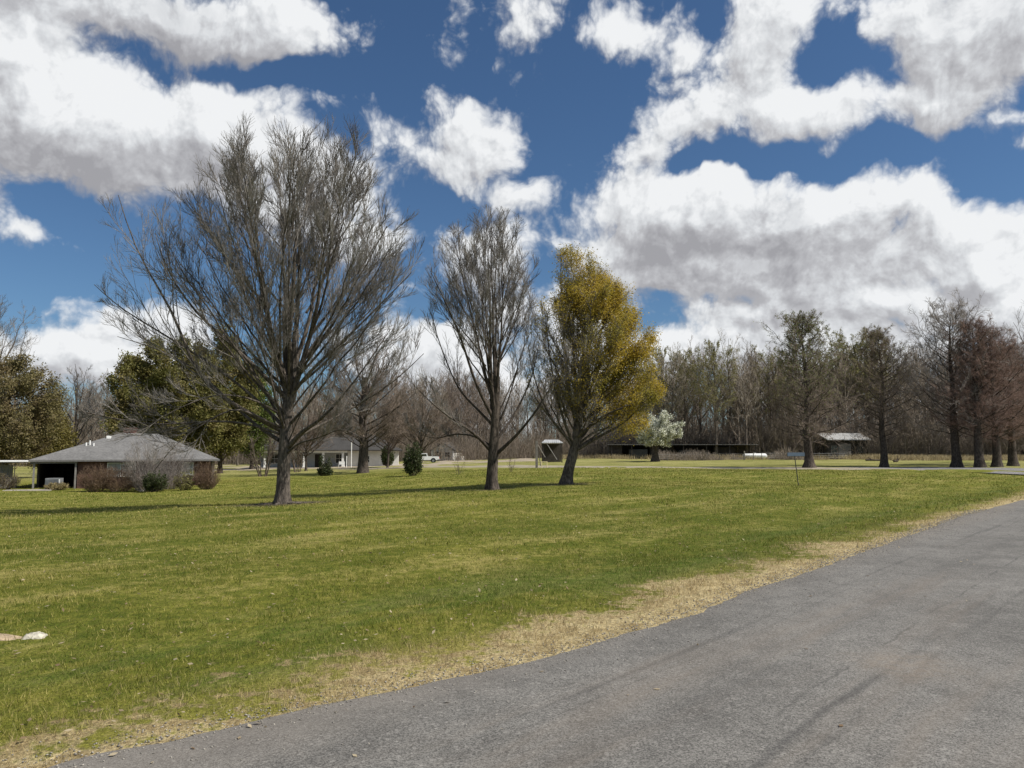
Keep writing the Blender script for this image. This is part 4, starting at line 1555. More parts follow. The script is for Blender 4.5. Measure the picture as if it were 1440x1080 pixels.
def build_pickup():
    p = far(597, 146)
    root = empty('pickup_truck', p, 'white pickup truck parked on the sandy drive, its front behind the evergreen bush', 'pickup truck', rz=R(4))
    # lengths along x, nose at -x
    prof = [(-2.85, .55), (-2.85, .95), (-2.7, 1.08), (-1.55, 1.18), (-.85, 1.72), (.55, 1.76), (.72, 1.15), (2.8, 1.13), (2.85, .6), (2.3, .5), (-2.3, .45)]
    m = MB().prism([(x, -.92, z) for x, z in prof], (0, 1.84, 0))
    bmesh.ops.bevel(m.bm, geom=list(m.bm.edges), offset=.05, segments=2, affect='EDGES')
    body = m.build('body', M['car_white'], root)
    MB().box(.82, 2.72, -.78, .78, 1.10, 1.19).build('bed_floor', M['dark_metal'], root)
    g = MB().prism([(-1.32, -.935, 1.22), (-.40, -.935, 1.22), (-.40, -.935, 1.64), (-.80, -.935, 1.64)], (0, .03, 0))
    g.prism([(-.32, -.935, 1.22), (.52, -.935, 1.22), (.45, -.935, 1.64), (-.32, -.935, 1.64)], (0, .03, 0))
    g.build('side_window', M['dark_glass'], root)
    MB().prism([(-1.53, -.75, 1.22), (-1.53, .75, 1.22), (-.90, .7, 1.69), (-.90, -.7, 1.69)], (-.04, 0, .03)).build('windscreen', M['dark_glass'], root)
    MB().prism([(.735, -.7, 1.2), (.735, .7, 1.2), (.60, .65, 1.66), (.60, -.65, 1.66)], (.03, 0, .01)).build('rear_window', M['dark_glass'], root)
    for x in (-1.85, 1.75):
        for y in (-.86, .86):
            ar = MB().bar((x, y - .09, .42), (x, y + .09, .42), .47, 24).build('wheel_arch', M['tyre'], root)
            t = MB().bar((x, y - .13, .38), (x, y + .13, .38), .38, 24).build('wheel', M['tyre'], root)
            s = -1 if y < 0 else 1
            MB().bar((x, y + s * .10, .38), (x, y + s * .145, .38), .22, 16).build('rim', M['galv'], t)
    for y in (-.75, .75):
        MB().box(2.84, 2.88, y - .08, y + .08, .8, 1.1).build('tail_light', M['red'], root)
        MB().box(-2.89, -2.83, y - .14, y + .14, .75, .95).build('headlight', M['galv'], root)
    MB().box(2.82, 3.0, -.85, .85, .5, .66, .03).build('rear_bumper', M['galv'], root)
    MB().box(-3.0, -2.82, -.88, .88, .45, .66, .03).build('front_bumper', M['galv'], root)
    MB().box(-1.0, -.9, -1.05, -.93, 1.18, 1.32, .02).build('mirror', M['dark_metal'], root)


def build_sheds():
    # long open-fronted shed
    p = far(945, 136)
    root = empty('long_shed', p, 'long low dark shed with thin pale roof edge behind the blossom tree', 'shed', rz=R(-2))
    s = 136 / F
    MB().box(-90 * s, 118 * s, -.4, 4.5, 2.35, 2.44).build('roof', M['tin_dull'], root)
    MB().box(-88 * s, 116 * s, 4.0, 4.2, -.4, 2.346).box(-88 * s, -70 * s, .5, 3.996, -.4, 2.345).box(-30 * s, 2 * s, 1.4, 3.997, -.4, 2.345).box(60 * s, 90 * s, 1.6, 3.996, -.4, 2.0).build('wall', M['dark_wood'], root)
    for px in (860, 888, 925, 960, 992, 1024, 1060):
        x = (px - 945) * s
        MB().box(x - .08, x + .08, -.2, 0, -.4, 2.346).build('post', M['dark_wood'], root)
    for (a0, a1, y0, y1, h) in ((-60, -34, .6, 3.0, 1.6), (10, 34, .8, 3, 1.4), (36, 52, .8, 2.6, 1.1)):
        MB().box(a0 * s, a1 * s, y0, y1, -.2, h, .1).build('bin', M['dark_metal'], root)
    # barn with bright tin roof
    p = far(1191, 134)
    s = 134 / F
    root = empty('barn', p, 'barn with a bright tin roof in the wood between two bare cypresses', 'barn', rz=R(3))
    MB().box(-29 * s, 29 * s, 0, 7, -.4, 3.3).build('wall', M['dark_wood'], root)
    rf = MB().prism([(-32 * s, -.6, 3.32), (-32 * s, 3.5, 4.5), (-32 * s, 7.6, 3.32), (-32 * s, 7.6, 3.45), (-32 * s, 3.5, 4.65), (-32 * s, -.6, 3.45)], (64 * s, 0, 0))
    rf.build('roof', M['tin_bright'], root)
    MB().box(-14 * s, 4 * s, -.06, -.004, -.3, 2.7).build('door', M['grey_wood'], root)
    for x in (-24, 14):
        window(root, x * s, (x + 8) * s, 1.2, 2.3, -.004, M['grey_wood'], M['dark_glass'], 1)
    # dark shed further right
    p = far(1310, 138)
    s = 138 / F
    root = empty('dark_shed', p, 'dark lean-to shed in the wood behind the thick reddish cypress trunks', 'shed')
    MB().box(-42 * s, 20 * s, 0, 4, -.4, 3.0).build('wall', M['dark_wood'], root)
    MB().prism([(-44 * s, -.5, 2.9), (-44 * s, 4.5, 3.9), (-44 * s, 4.5, 4.0), (-44 * s, -.5, 3.05)], (66 * s, 0, 0)).build('roof', M['dark_shingle'], root)
    # small pavilion
    p = far(776, 112)
    s = 112 / F
    root = empty('pavilion', p, 'small open pavilion with a pale tin roof behind the golden tree trunk', 'pavilion')
    rf = MB().prism([(-15 * s, -1.6, 2.75), (15 * s, -1.6, 2.75), (9 * s, 0, 3.2), (-10 * s, 0, 3.2)], (0, 0, .09))
    rf.prism([(-15 * s, 1.6, 2.75), (15 * s, 1.6, 2.75), (9 * s, .0, 3.202), (-10 * s, .0, 3.202)], (0, 0, .09))
    rf.build('roof', M['tin_bright'], root)
    for x in (-13, 13):
        for y in (-1.4, 1.4):
            MB().box(x * s - .07, x * s + .07, y - .07, y + .07, -.3, 2.8).build('post', M['dark_wood'], root)
    MB().box(-12 * s, 12 * s, 1.2, 1.3, -.2, 2.7).build('shade_panel', M['dark_wood'], root)  # dark sheet standing in for the shade beneath the roof
    MB().bar((-8 * s, -1.5, 2.7), (6 * s, -1.7, .4), .06, 6).build('brace', M['pale_wood'], root)


def build_small_things():
    # braced post and the little trestle
    p = far(754.5, 84)
    s = 84 / F
    root = empty('braced_post', p, 'weathered wooden post with slanting braces left of the golden tree trunk', 'post')
    MB().box(-.13, .13, -.1, .1, -.3, 38 * s, .01).build('post', M['grey_wood'], root)
    MB().bar((.1, 0, 33 * s), (12 * s, .2, 15 * s), .06, 6).build('brace', M['grey_wood'], root)
    MB().bar((.1, .1, 30 * s), (6 * s, .3, 3 * s), .05, 6).build('brace', M['grey_wood'], root)
    p = far(765, 83)
    t = empty('trestle', p, 'pale yellow trestle on the grass beside the braced post', 'trestle')
    MB().box(-.35, .35, -.05, .05, .62, .70, .01).build('beam', M['cream'], t)
    for x in (-.28, .28):
        for y in (-.22, .22):
            MB().bar((x, y * .2, .64), (x * 1.05, y, -.03), .035, 6).build('leg', M['cream'], t)
    # nameplate on a leaning post
    b_ = at(1123.5, 683)
    s = b_.y / F
    root = empty('sign_post', b_, 'blue grey name plate on a thin leaning post in the lawn', 'sign')
    MB().bar((0, 0, -.2), (-5 * s, 0, 44 * s), .022, 8).build('post', M['dark_metal'], root)
    MB().box(-15 * s, 9 * s, -.035, -.022, 41 * s, 46 * s, .004).build('plate', M['sign_blue'], root)
    MB().box(-15.3 * s, 9.3 * s, -.021, .022, 40.7 * s, 46.3 * s, .004).build('backing_board', M['dark_metal'], root)
    # wire fence
    p = far(1020, 118)
    s = 118 / F
    root = empty('wire_fence', p, 'thin wire fence with wooden posts across the pasture before the wood', 'fence')
    xs = [922, 938, 950, 961, 974, 992, 1011, 1030, 1045, 1058, 1070, 1087, 1108, 1126, 1150, 1172, 1190]
    tops = []
    rg = random.Random(4)
    for i, px in enumerate(xs):
        q = far(px, 118 + 3 * math.sin(i * .5))
        thick = .11 if px in (1045, 1108) else .055
        h = 1.35 if px in (1045, 1108) else 1.1 + rg.uniform(-.1, .15)
        a = Vector(q) - Vector(p)
        MB().bar(a + Vector((0, 0, -.3)), a + Vector((rg.uniform(-.06, .06), 0, h)), thick, 8).build('post', M['grey_wood'], root)
        tops.append(a)
    wr = MB()
    for a, b2 in zip(tops[:-1], tops[1:]):
        for h in (.35, .65, .95):
            wr.bar(a + Vector((0, 0, h)), b2 + Vector((0, 0, h)), .012, 4)
    wr.build('wire', M['galv'], root)
    # white tank lying beyond the fence
    p = far(1060, 127)
    root = empty('gas_tank', p, 'long white rounded tank lying beyond the wire fence', 'tank', rz=R(-6))
    bm = bmesh.new()
    bmesh.ops.create_uvsphere(bm, u_segments=24, v_segments=16, radius=.42)
    for v in bm.verts:
        v.co = Vector((v.co.z, v.co.x, v.co.y))
        v.co.x += 1.55 if v.co.x > .001 else (-1.55 if v.co.x < -.001 else 0)
        v.co.z += .62
    me = bpy.data.meshes.new('shell'); bm.to_mesh(me); bm.free()
    for q in me.polygons: q.use_smooth = True
    link('shell', me, M['white_paint'], root)
    for x in (-1.1, 1.1):
        MB().box(x - .1, x + .1, -.3, .3, -.2, .26).build('leg', M['concrete'], root)
    MB().bar((0, 0, 1.02), (0, 0, 1.14), .14, 12).build('valve_dome', M['white_paint'], root)
    # fallen logs in the pasture
    rgn = np.random.default_rng(9)
    logs = [(1165, 122, 5.2, .14, 'long fallen log in the pasture under the tin roofed barn', .1),
            (1228, 112, 2.6, .16, 'short dark log in the pasture left of the second cypress trunk', -.2),
            (1330, 124, 6.5, .2, 'longest dark log in the pasture behind the thick cypress trunks', .05),
            (1258, 104, 1.0, .16, 'stubby dark log lying just right of the second cypress trunk', .5),
            (1391, 112, 2.0, .2, 'dark log lying between two cypress trunks at the right', 0.)]
    for px, d, L, r, lab, a in logs:
        q = far(px, d)
        t = np.linspace(-L / 2, L / 2, 9)
        Pn = np.stack([t, np.cumsum(rgn.normal(0, .05, 9)), r * .7 + np.abs(rgn.normal(0, .03, 9))], -1)
        rr = np.linspace(r, r * .55, 9) * rgn.uniform(.85, 1.1, 9)
        rr[0] *= .7; rr[-1] *= .6
        parts = [tubes(Pn[None], rr[None], 9)]
        for k in range(6):
            i = rgn.integers(1, 8)
            D = unit(rgn.normal(0, 1, 3) * np.array([1, .6, .5]) + np.array([0, 0, .5]))
            tt = np.linspace(0, rgn.uniform(.3, 1.0), 4)
            parts.append(tubes((Pn[i] + D * tt[:, None])[None], np.linspace(r * .35, .015, 4)[None], 5))
        o = link('fallen_log', join_meshes('fallen_log', parts), M['bark_dark'])
        o.location = q; o.rotation_euler.z = a
        tag(o, lab, 'log', 'fallen logs in the pasture')
    # broken slab at the left
    p = at(38, 896)
    rg = np.random.default_rng(21)

    def slab(name, w, d, h, mat, seed, n=26):
        rg = np.random.default_rng(seed)
        bm = bmesh.new()
        bmesh.ops.create_cube(bm, size=1)
        bmesh.ops.subdivide_edges(bm, edges=bm.edges, cuts=11, use_grid_fill=True)
        ph = rg.uniform(0, 6.28, 6)
        for v in bm.verts:
            x, y, z = v.co
            k = 1 + .05 * math.sin(5 * x + ph[0]) * math.sin(4 * y + ph[1]) + rg.normal(0, .012)
            r2 = (abs(2 * x) ** 5 + abs(2 * y) ** 5) ** .2
            top = h * (1 - .35 * max(0, r2 - .7) / .3)
            v.co = Vector((x * w * k, y * d * k, (z + .5) * top + (min(.02, h * .08) * math.sin(9 * x + ph[2]) * math.cos(7 * y + ph[3]) + rg.normal(0, .004)) * (z > .3) - .05))
        me = bpy.data.meshes.new(name); bm.to_mesh(me); bm.free()
        for q in me.polygons: q.use_smooth = True
        return link(name, me, mat)
    o = slab('weathered_slab', 1.15, .17, .075, M['slab_tan'], 3)
    o.location = p + Vector((-.60, -.02, 0)); o.rotation_euler.z = R(-3)
    tag(o, 'flat tan weathered slab sunk in the lawn at the left border', 'slab')
    o = slab('broken_concrete', .17, .16, .08, M['slab_white'], 8)
    o.location = p + Vector((.07, 0, 0)); o.rotation_euler.z = R(12)
    tag(o, 'whitish broken concrete lump at the end of the tan slab', 'concrete lump')
    # pale stones on the lawn before the house
    for i, (px, py, w, lab) in enumerate(((200, 691, .42, 'pale flat stone in the grass before the dark green bush'), (62, 704, .15, 'small white stone on the lawn, nearest the left border'))):
        q = at(px, py)
        o = slab('stone', w, w * .7, w * .35, M['slab_white'], 30 + i)
        o.location = q
        tag(o, lab, 'stone')


# ---------------------------------------------------------------- the other trees and shrubs


def build_mid_trees():
    # bald cypresses along the side road
    proto = []
    a = at(1137, 658)
    s = a.y / F
    H = (657 - 444) * s
    r1 = empty('bald_cypress', a, 'bare cypress with a green tinted pointed top beside the name plate', 'tree', 'cypresses along the side road')
    rg, lv = conifer_tree(r1, 301, H, 6.2 * s, 74 * s, 2.4, SPEC_CYP, M['bark_dark'], M['twig_cyp'], 84, .3, top_pow=.6)
    P = lv[-1][0]
    C_ = points_on(rg, P, 9500, .1, 1, lambda Q: .06 + sst(Q[:, 2], H * .3, H * .7))
    link('young_leaves', leaf_mesh('young_leaves', rg, C_ + rg.normal(0, .06, C_.shape), .065), M['leaf_spring'], r1)
    b_ = at(1244, 657)
    r2 = empty('bald_cypress', b_, 'bare brown cypress standing alone with its trunk right of the tin roofed barn', 'tree', 'cypresses along the side road')
    rg, lv = conifer_tree(r2, 302, (657 - 452) * s, 5.4 * s, 70 * s, 2.8, SPEC_CYP, M['bark_dark'], M['twig_cyp'], 76, .45, top_pow=.6)
    C_ = points_on(rg, lv[-1][0], 4200, .1, 1, lambda Q: .05 + sst(Q[:, 2], H * .35, H * .7))
    link('young_leaves', leaf_mesh('young_leaves', rg, C_ + rg.normal(0, .06, C_.shape), .06), M['leaf_olive'], r2)
    c = at(1346, 657)
    r3 = empty('bald_cypress', c, 'tallest bare cypress, grey twigged, first of the close row at the right', 'tree', 'cypresses along the side road')
    conifer_tree(r3, 303, (657 - 430) * s, 6.6 * s, 84 * s, 3.0, SPEC_CYP, M['bark_dark'], M['twig_pale'], 66, .7, top_pow=.5)
    d = at(1378, 657)
    r4 = empty('bald_cypress', d, 'reddish twigged cypress, second trunk of the close row at the right', 'tree', 'cypresses along the side road')
    conifer_tree(r4, 304, (657 - 452) * s, 6.2 * s, 66 * s, 2.8, SPEC_CYP, M['bark_dark'], M['twig_red'], 80, .45, top_pow=.6)
    e = at(1402, 656.8)
    copy_tree(r4, e, R(130), (.97, .97, .95), 'reddish twigged cypress, third trunk of the close row at the right', 'cypresses along the side road')
    f = at(1425, 655.5)
    copy_tree(r4, f, R(250), (1.05, 1.05, .9), 'reddish twigged cypress, fourth and last trunk before the right border', 'cypresses along the side road')
    # big grey tree at the right border
    g = far(1482, 92)
    s2 = 92 / F
    r5 = empty('bare_tree', g, 'tall grey bare tree whose open crown enters from the right border', 'tree')
    simple_tree(r5, 310, 21, .42, (0, 0, 13.2), (7.5, 7, 8.2), 13, 3.5, 9.5, SPEC_WOOD, M['bark_grey'], M['twig_grey'], rise=.4)

    # wide bare tree behind the big one
    p = at(510, 665)
    s = p.y / F
    H = (665 - 440) * s
    r = empty('bare_tree', p, 'wide bare tree with a thick flared trunk before the white house', 'tree')
    sp = dict(tip=.015, levels=[
        dict(n=11, t0=.2, ang=.62, len=.42, taper=.5, K=5, up=.35, wig=.07, rf=.55, rl=.011, rmin=.016, sides=4),
        dict(n=8, t0=.12, ang=.6, len=.48, taper=.45, K=4, up=.2, wig=.10, rf=.6, rl=.010, rmin=.013, sides=3, min=.4),
        dict(n=5, t0=.12, ang=.6, len=.55, taper=.4, K=2, up=.1, wig=.12, rf=.7, rl=.010, rmin=.011, sides=3, min=.3)])
    simple_tree(r, 320, H, 7.2 * s, (0, 0, H * .52), (86 * s, 72 * s, H * .48), 40, 2.4, 9.5, sp, M['bark_dark'], M['twig_cyp'], th=(.05, 2.2), rise=.36, central=False, rl=.13)

    for px, dd, top, hw, seed, lab in ((592, 98, 528, 66, 321, 'low brown spreading bare tree above the white pickup'), (432, 104, 545, 56, 322, 'low brown bare tree before the porch of the white house'), (546, 106, 540, 50, 323, 'brown bare tree before the garage of the white house')):
        q = far(px, dd)
        s_ = dd / F
        Ht = (636 - top) * s_ + EYE - q.z
        r = empty('bare_tree', q, lab, 'tree')
        simple_tree(r, seed, Ht, .16, (0, 0, Ht * .56), (hw * s_, hw * s_ * .8, Ht * .46), 20, 1.6, 4.2, sp, M['bark_dark'], M['twig_cyp'], th=(.05, 2.0), rise=.45, central=False, rl=.11)

    # the blossom tree
    p = at(921, 649)
    s = p.y / F
    r = empty('blossom_tree', p, 'small rounded tree covered in white blossom at the edge of the wood', 'tree')
    H = 70 * s
    sp = dict(tip=.02, levels=[
        dict(n=8, t0=.2, ang=.6, len=.45, taper=.5, K=4, up=.3, wig=.08, rf=.55, rl=.012, rmin=.014, sides=4),
        dict(n=7, t0=.12, ang=.6, len=.5, taper=.45, K=3, up=.25, wig=.10, rf=.6, rl=.010, rmin=.010, sides=3, min=.25)])
    rg, lv = simple_tree(r, 330, H, 5 * s, (5 * s, 0, H * .60), (36 * s, 34 * s, H * .40), 16, 1.6, 3.0, sp, M['bark_dark'], M['twig_brown'], th=(.05, 1.9), rise=.45, central=False, rl=.12)
    C_ = points_on(rg, lv[-1][0], 19000, .1, 1)
    ctr = C_[rg.integers(0, len(C_), 500)]
    link('blossom', leaf_mesh('blossom', rg, C_ + rg.normal(0, .16, C_.shape), .085, .8), M['blossom'], r)
    C_ = points_on(rg, lv[-1][0], 3500, .0, 1)
    link('young_leaves', leaf_mesh('young_leaves', rg, C_ + rg.normal(0, .10, C_.shape), .085), M['leaf_spring'], r)

    # evergreens and bare trees behind the brick house
    def evergreen(px, d, top, hw, seed, lab, mat, n=26000, size=.16, base_f=.12):
        q = far(px, d)
        s = d / F
        H = (636 - top) * s + EYE - q.z
        r = empty('evergreen_tree', q, lab, 'tree')
        sp = dict(tip=.03, levels=[
            dict(n=9, t0=.15, ang=.6, len=.42, taper=.5, K=4, up=.2, wig=.10, rf=.55, rl=.012, rmin=.03, sides=3),
            dict(n=7, t0=.1, ang=.6, len=.5, taper=.4, K=3, up=.2, wig=.12, rf=.6, rl=.012, rmin=.02, sides=3, min=.5)])
        rg, lv = simple_tree(r, seed, H, .3, (0, 0, H * .54), (hw * s, hw * s, H * .47), 40, 1.2, H * .82, sp, M['bark_dark'], M['twig_brown'], th=(.05, 2.3), rise=.25)
        C_ = points_on(rg, lv[-1][0], n, 0, 1)
        link('foliage', leaf_mesh('foliage', rg, C_ + rg.normal(0, .36, C_.shape), size, .45), mat, r)
        return r
    evergreen(232, 92, 457, 90, 401, 'broad olive evergreen rising behind the brick house roof', M['leaf_pine'], 90000)
    evergreen(312, 98, 450, 52, 402, 'narrower olive evergreen right of the broad one behind the house', M['leaf_pine'], 60000)
    evergreen(356, 118, 503, 34, 403, 'bright green evergreen peeping out left of the big tree trunk', M['leaf_bright'], 24000)
    evergreen(12, 76, 486, 74, 404, 'dense brown olive tree at the left border behind the lean-to', M['leaf_brown'], 46000, .12)
    evergreen(66, 84, 566, 34, 405, 'low yellowish green tree left of the brick house roof', M['leaf_yellowish'], 34000, .12)
    p = far(107, 96)
    s = 96 / F
    r = empty('bare_tree', p, 'grey bare tree seen above the left slope of the house roof', 'tree')
    simple_tree(r, 410, (652 - 486) * s, .26, (0, 0, 8.5), (4.4, 4, 6.2), 14, 3.0, 8, SPEC_WOOD, M['bark_dark'], M['twig_grey'], rise=.4)
    p = far(-12, 88)
    s = 88 / F
    r = empty('bare_tree', p, 'tall bare tree above the olive tree at the left border', 'tree')
    simple_tree(r, 411, (650 - 372) * s, .34, (0, 0, 14), (5.2, 5, 8.8), 15, 5, 14, SPEC_WOOD, M['bark_grey'], M['twig_grey'], rise=.4)

    # shrubs
    def bush(name, px, py, hw, h, seed, lab, tm, lm=None, nl=0, leaf=.05, n=26, cat='shrub', r=.014, **kw):
        q = at(px, py)
        s = q.y / F
        o = empty(name, q, lab, cat)
        shrub(o, seed, hw * s, hw * s, h * s, n, tm, lm, nl, leaf, r=r, **kw)
        return o
    bush('evergreen_bush', 581, 669, 12, 44, 501, 'dark green bush hiding the front of the white pickup', M['twig_brown'], M['leaf_dark'], 3600, .085, 30, spread=.45, r=.02)
    bush('evergreen_bush', 457, 669, 10, 26, 502, 'small dark round bush between the big tree and the wide trunk', M['twig_brown'], M['leaf_dark'], 2200, .08, 20, spread=.8, r=.02)
    q = far(546, 118)
    s = 118 / F
    o = empty('evergreen_bush', q, 'dark upright shrub against the white garage wall of the porch house', 'shrub')
    shrub(o, 540, 8 * s, 7 * s, 26 * s, 40, M['twig_brown'], M['leaf_dark'], 3600, .11, spread=.45, r=.03)
    # these stand before the brick house, nearer than their feet suggest
    def house_bush(name, px, d, hw, h, seed, lab, tm, lm=None, nl=0, leaf=.05, n=40, spread=.8, r=.012):
        q = far(px, d)
        s = d / F
        o = empty(name, q, lab, 'shrub')
        shrub(o, seed, hw * s, hw * s * .7, h * s, n, tm, lm, nl, leaf, spread=spread, r=r)
    house_bush('evergreen_bush', 222, 55.2, 17, 26, 503, 'low dark green bush at the foot of the brick house', M['twig_brown'], M['leaf_dark'], 3600, .055)
    house_bush('bare_shrub', 212, 56.5, 36, 74, 504, 'tall tangled bare shrub covering the middle of the brick house', M['twig_pale'], None, 0, .05, 120, .95, r=.014)
    house_bush('bare_shrub', 140, 55.5, 26, 36, 505, 'rusty brown dry shrub under the left window of the brick house', M['twig_rust'], M['leaf_rust'], 900, .03, 130, .9)
    house_bush('bare_shrub', 172, 55.8, 24, 34, 506, 'rusty brown dry shrub between the pale window and the tangled shrub', M['twig_rust'], M['leaf_rust'], 900, .03, 120, .9)
    house_bush('evergreen_bush', 263, 56.3, 14, 28, 507, 'grey green shrub under the small right window of the brick house', M['twig_brown'], M['leaf_olive'], 1500, .05)
    house_bush('bare_shrub', 294, 56.6, 18, 38, 508, 'reddish dry shrub at the right corner of the brick house', M['twig_rust'], M['leaf_rust'], 900, .03, 110, .8)
    house_bush('bare_shrub', 240, 58.2, 40, 58, 509, 'grey bare shrub spreading right of the tangled shrub by the house', M['twig_pale'], None, 0, .05, 90, .95, r=.013)
    house_bush('bare_shrub', 84, 57.0, 22, 9, 510, 'low tawny grass clump round the air conditioning unit', M['twig_straw'], M['leaf_straw'], 1400, .05, 60, 1.1)
    house_bush('bare_shrub', 8, 56.6, 24, 22, 511, 'low brown hedge before the lean-to at the left border', M['twig_brown'], M['leaf_brown'], 1500, .04, 60, 1.0)
    # leafless saplings
    for px, py, hw, h, seed, lab in ((645, 668, 10, 26, 520, 'thin bare sapling on the lawn right of the dark green bush'),
                                     (718, 664, 8, 24, 521, 'thin bare sapling between the second tree and the golden tree')):
        q = at(px, py)
        s = q.y / F
        o = empty('sapling', q, lab, 'sapling')
        shrub(o, seed, hw * s, hw * s, h * s, 5, M['twig_brown'], spread=.6, r=.012)
    for px, py, hw, h, seed, lab in ((371, 670, 22, 70, 530, 'many stemmed small tree just left of the big trunk'),
                                     (418, 664, 20, 60, 531, 'slim bare tree just right of the big trunk')):
        q = at(px, py)
        s = q.y / F
        o = empty('small_tree', q, lab, 'tree')
        shrub(o, seed, hw * s, hw * s, h * s, 9, M['twig_brown'], spread=.45, r=.06)


WOOD = []


def build_woods():
    # prototypes of woodland trees; every further tree is a copy of one of these
    lab_r = 'tall bare grey brown tree of the wood behind the right hand pasture'
    lab_o = 'tall olive budding tree of the wood behind the right hand pasture'
    lab_m = 'bare brown tree of the thicket behind the white pickup'
    lab_l = 'bare brown tree standing behind the brick house or white house'
    gr_r, gr_o, gr_m, gr_l = 'bare trees of the right hand wood', 'budding trees of the right hand wood', 'trees of the thicket behind the pickup', 'bare trees behind the houses'
    Hs = 22.
    protos = []
    kinds = [(601, 'twig_wood', None, 5.4), (602, 'twig_wood', None, 4.4), (603, 'twig_wood', 'leaf_olive', 5.4), (604, 'twig_wood', 'leaf_olive', 4.6), (605, 'twig_cyp', None, 5.8)]
    spots = []
    rg = random.Random(12)
    # (px, top row, distance, prototype)
    tops = [(932, 468), (948, 478), (962, 474), (984, 462), (1006, 468), (1028, 474), (1047, 492), (1064, 478), (1082, 470), (1098, 498), (1112, 486), (1152, 478), (1168, 482),
            (1186, 450), (1204, 456), (1222, 452), (1262, 478), (1280, 482), (1297, 462), (1318, 458), (1360, 462), (1388, 458), (1410, 470), (1436, 462), (1462, 455), (1490, 450),
            (940, 520), (975, 512), (1018, 516), (1055, 520), (1090, 515), (1140, 512), (1180, 505), (1240, 508), (1290, 515), (1335, 505), (1385, 510), (1430, 515)]
    for i, (px, top) in enumerate(tops):
        d = (136 if i < 26 else 150) + rg.uniform(0, 16)
        olive = (930 < px < 1035 and i % 2 == 0) or px in (1082, 1186, 1204, 1222, 1180, 1152)
        spots.append((px + rg.uniform(-3, 3), top, d, rg.choice((2, 3)) if olive else rg.choice((0, 1, 4)), (lab_o, gr_o) if olive else (lab_r, gr_r)))
    for px, top in ((538, 508), (552, 528), (566, 515), (580, 522), (596, 512), (612, 525), (628, 520), (645, 508), (660, 520), (676, 526), (700, 516), (722, 526), (742, 522), (765, 530), (788, 522), (812, 540), (838, 530), (862, 520), (884, 510), (905, 500)):
        spots.append((px + rg.uniform(-4, 4), top, rg.uniform(185, 215) if px < 800 else rg.uniform(150, 165), rg.choice((0, 1, 4)), (lab_m, gr_m) if px < 800 else (lab_r, gr_r)))
    for px, top in ((92, 560), (130, 540), (150, 520), (186, 540), (270, 530), (336, 540), (372, 545), (398, 555), (425, 530), (452, 545), (478, 540), (505, 535), (40, 520)):
        spots.append((px, top, rg.uniform(145, 175), rg.choice((0, 1, 4)), (lab_l, gr_l)))
    made = {}
    for (px, top, d, k, (lab, grp)) in spots:
        q = far(px, d)
        top += rg.uniform(-12, 14)
        H = (636 - top) * d / F + EYE - q.z
        sc = H / Hs
        if k not in made:
            seed, tm, lm, rad = kinds[k]
            r = empty('woodland_tree', q, lab, 'tree', grp)
            rgn, lv = simple_tree(r, seed, Hs, .26, (0, 0, Hs * .62), (rad, rad, Hs * .40), 16, Hs * .22, Hs * .72, SPEC_WOOD, M['bark_wood'], M[tm], th=(.05, 1.7), rise=.4, sides=7)
            if lm:
                C_ = points_on(rgn, lv[-1][0], 9000, .1, 1)
                link('young_leaves', leaf_mesh('young_leaves', rgn, C_ + rgn.normal(0, .1, C_.shape), .10), M[lm], r)
            made[k] = r
            r.scale = (sc * 1.0, sc * 1.0, sc)
            r.rotation_euler.z = rg.uniform(0, 6.28)
        else:
            w = rg.uniform(.85, 1.2)
            copy_tree(made[k], q, rg.uniform(0, 6.28), (sc * w, sc * w, sc), lab, grp)

    # the far wood that reads as one mass, and the brush at its foot
    rgn = np.random.default_rng(44)
    n = 760
    az = rgn.uniform(-.80, .80, n)
    d = rgn.uniform(190, 250, n) - 45 * (az > .16)
    x, y = d * np.sin(az), d * np.cos(az)
    z = ground_z(x, y) - .3
    px = 720 + F * np.tan(az)
    toprow = np.interp(px, [-200, 60, 150, 400, 540, 680, 760, 900, 950, 1100, 1250, 1500], [515, 550, 550, 548, 536, 532, 536, 520, 505, 505, 503, 495])
    H = ((636 - toprow) / F * y + EYE - z) * rgn.uniform(.8, 1.06, n)
    S = np.stack([x, y, z], -1)
    D = np.stack([rgn.normal(0, .03, n), rgn.normal(0, .03, n), np.ones(n)], -1)
    P0 = grow(rgn, S, unit(D), H, 6, .1, .03)
    l0 = (P0, radii(rgn.uniform(.10, .22, n), .03, 6), 5)
    S1, D1, r1, t1, pi = spawn(rgn, P0, l0[1], 24, .06, .98, .75, .2)
    L1 = H[pi] * .26 * (1 - .6 * t1) * rgn.uniform(.6, 1.3, len(pi))
    P1 = grow(rgn, S1, D1, L1, 3, .4, .09)
    l1 = (P1, radii(np.full(len(P1), .055), .03, 3), 3)
    S2, D2, r2, t2, pi2 = spawn(rgn, P1, l1[1], 7, .15, .98, .65, .2)
    P2 = grow(rgn, S2, D2, np.maximum(L1[pi2] * .5, .6), 2, .3, .12)
    l2 = (P2, radii(np.full(len(P2), .036), .02, 2), 3)
    o = link('distant_woods', join_meshes('distant_woods', [tubes(*l0), tubes(*l1), tubes(*l2)], False), M['twig_far'])
    tag(o, 'brown mass of bare distant woods closing the view behind everything', 'woods', kind='stuff')
    n = 34000
    az = np.concatenate([rgn.uniform(.085, .70, n // 2), rgn.uniform(-.75, .10, n - n // 2)])
    d = np.where(np.arange(n) < n // 2, rgn.uniform(146, 180, n), rgn.uniform(172, 225, n))
    x, y = d * np.sin(az), d * np.cos(az)
    S = np.stack([x, y, ground_z(x, y) - .1], -1)
    D = unit(np.stack([rgn.normal(0, .35, n), rgn.normal(0, .35, n), np.ones(n)], -1))
    clump = .55 + .45 * np.sin(x * .35) * np.sin(y * .3 + x * .13)
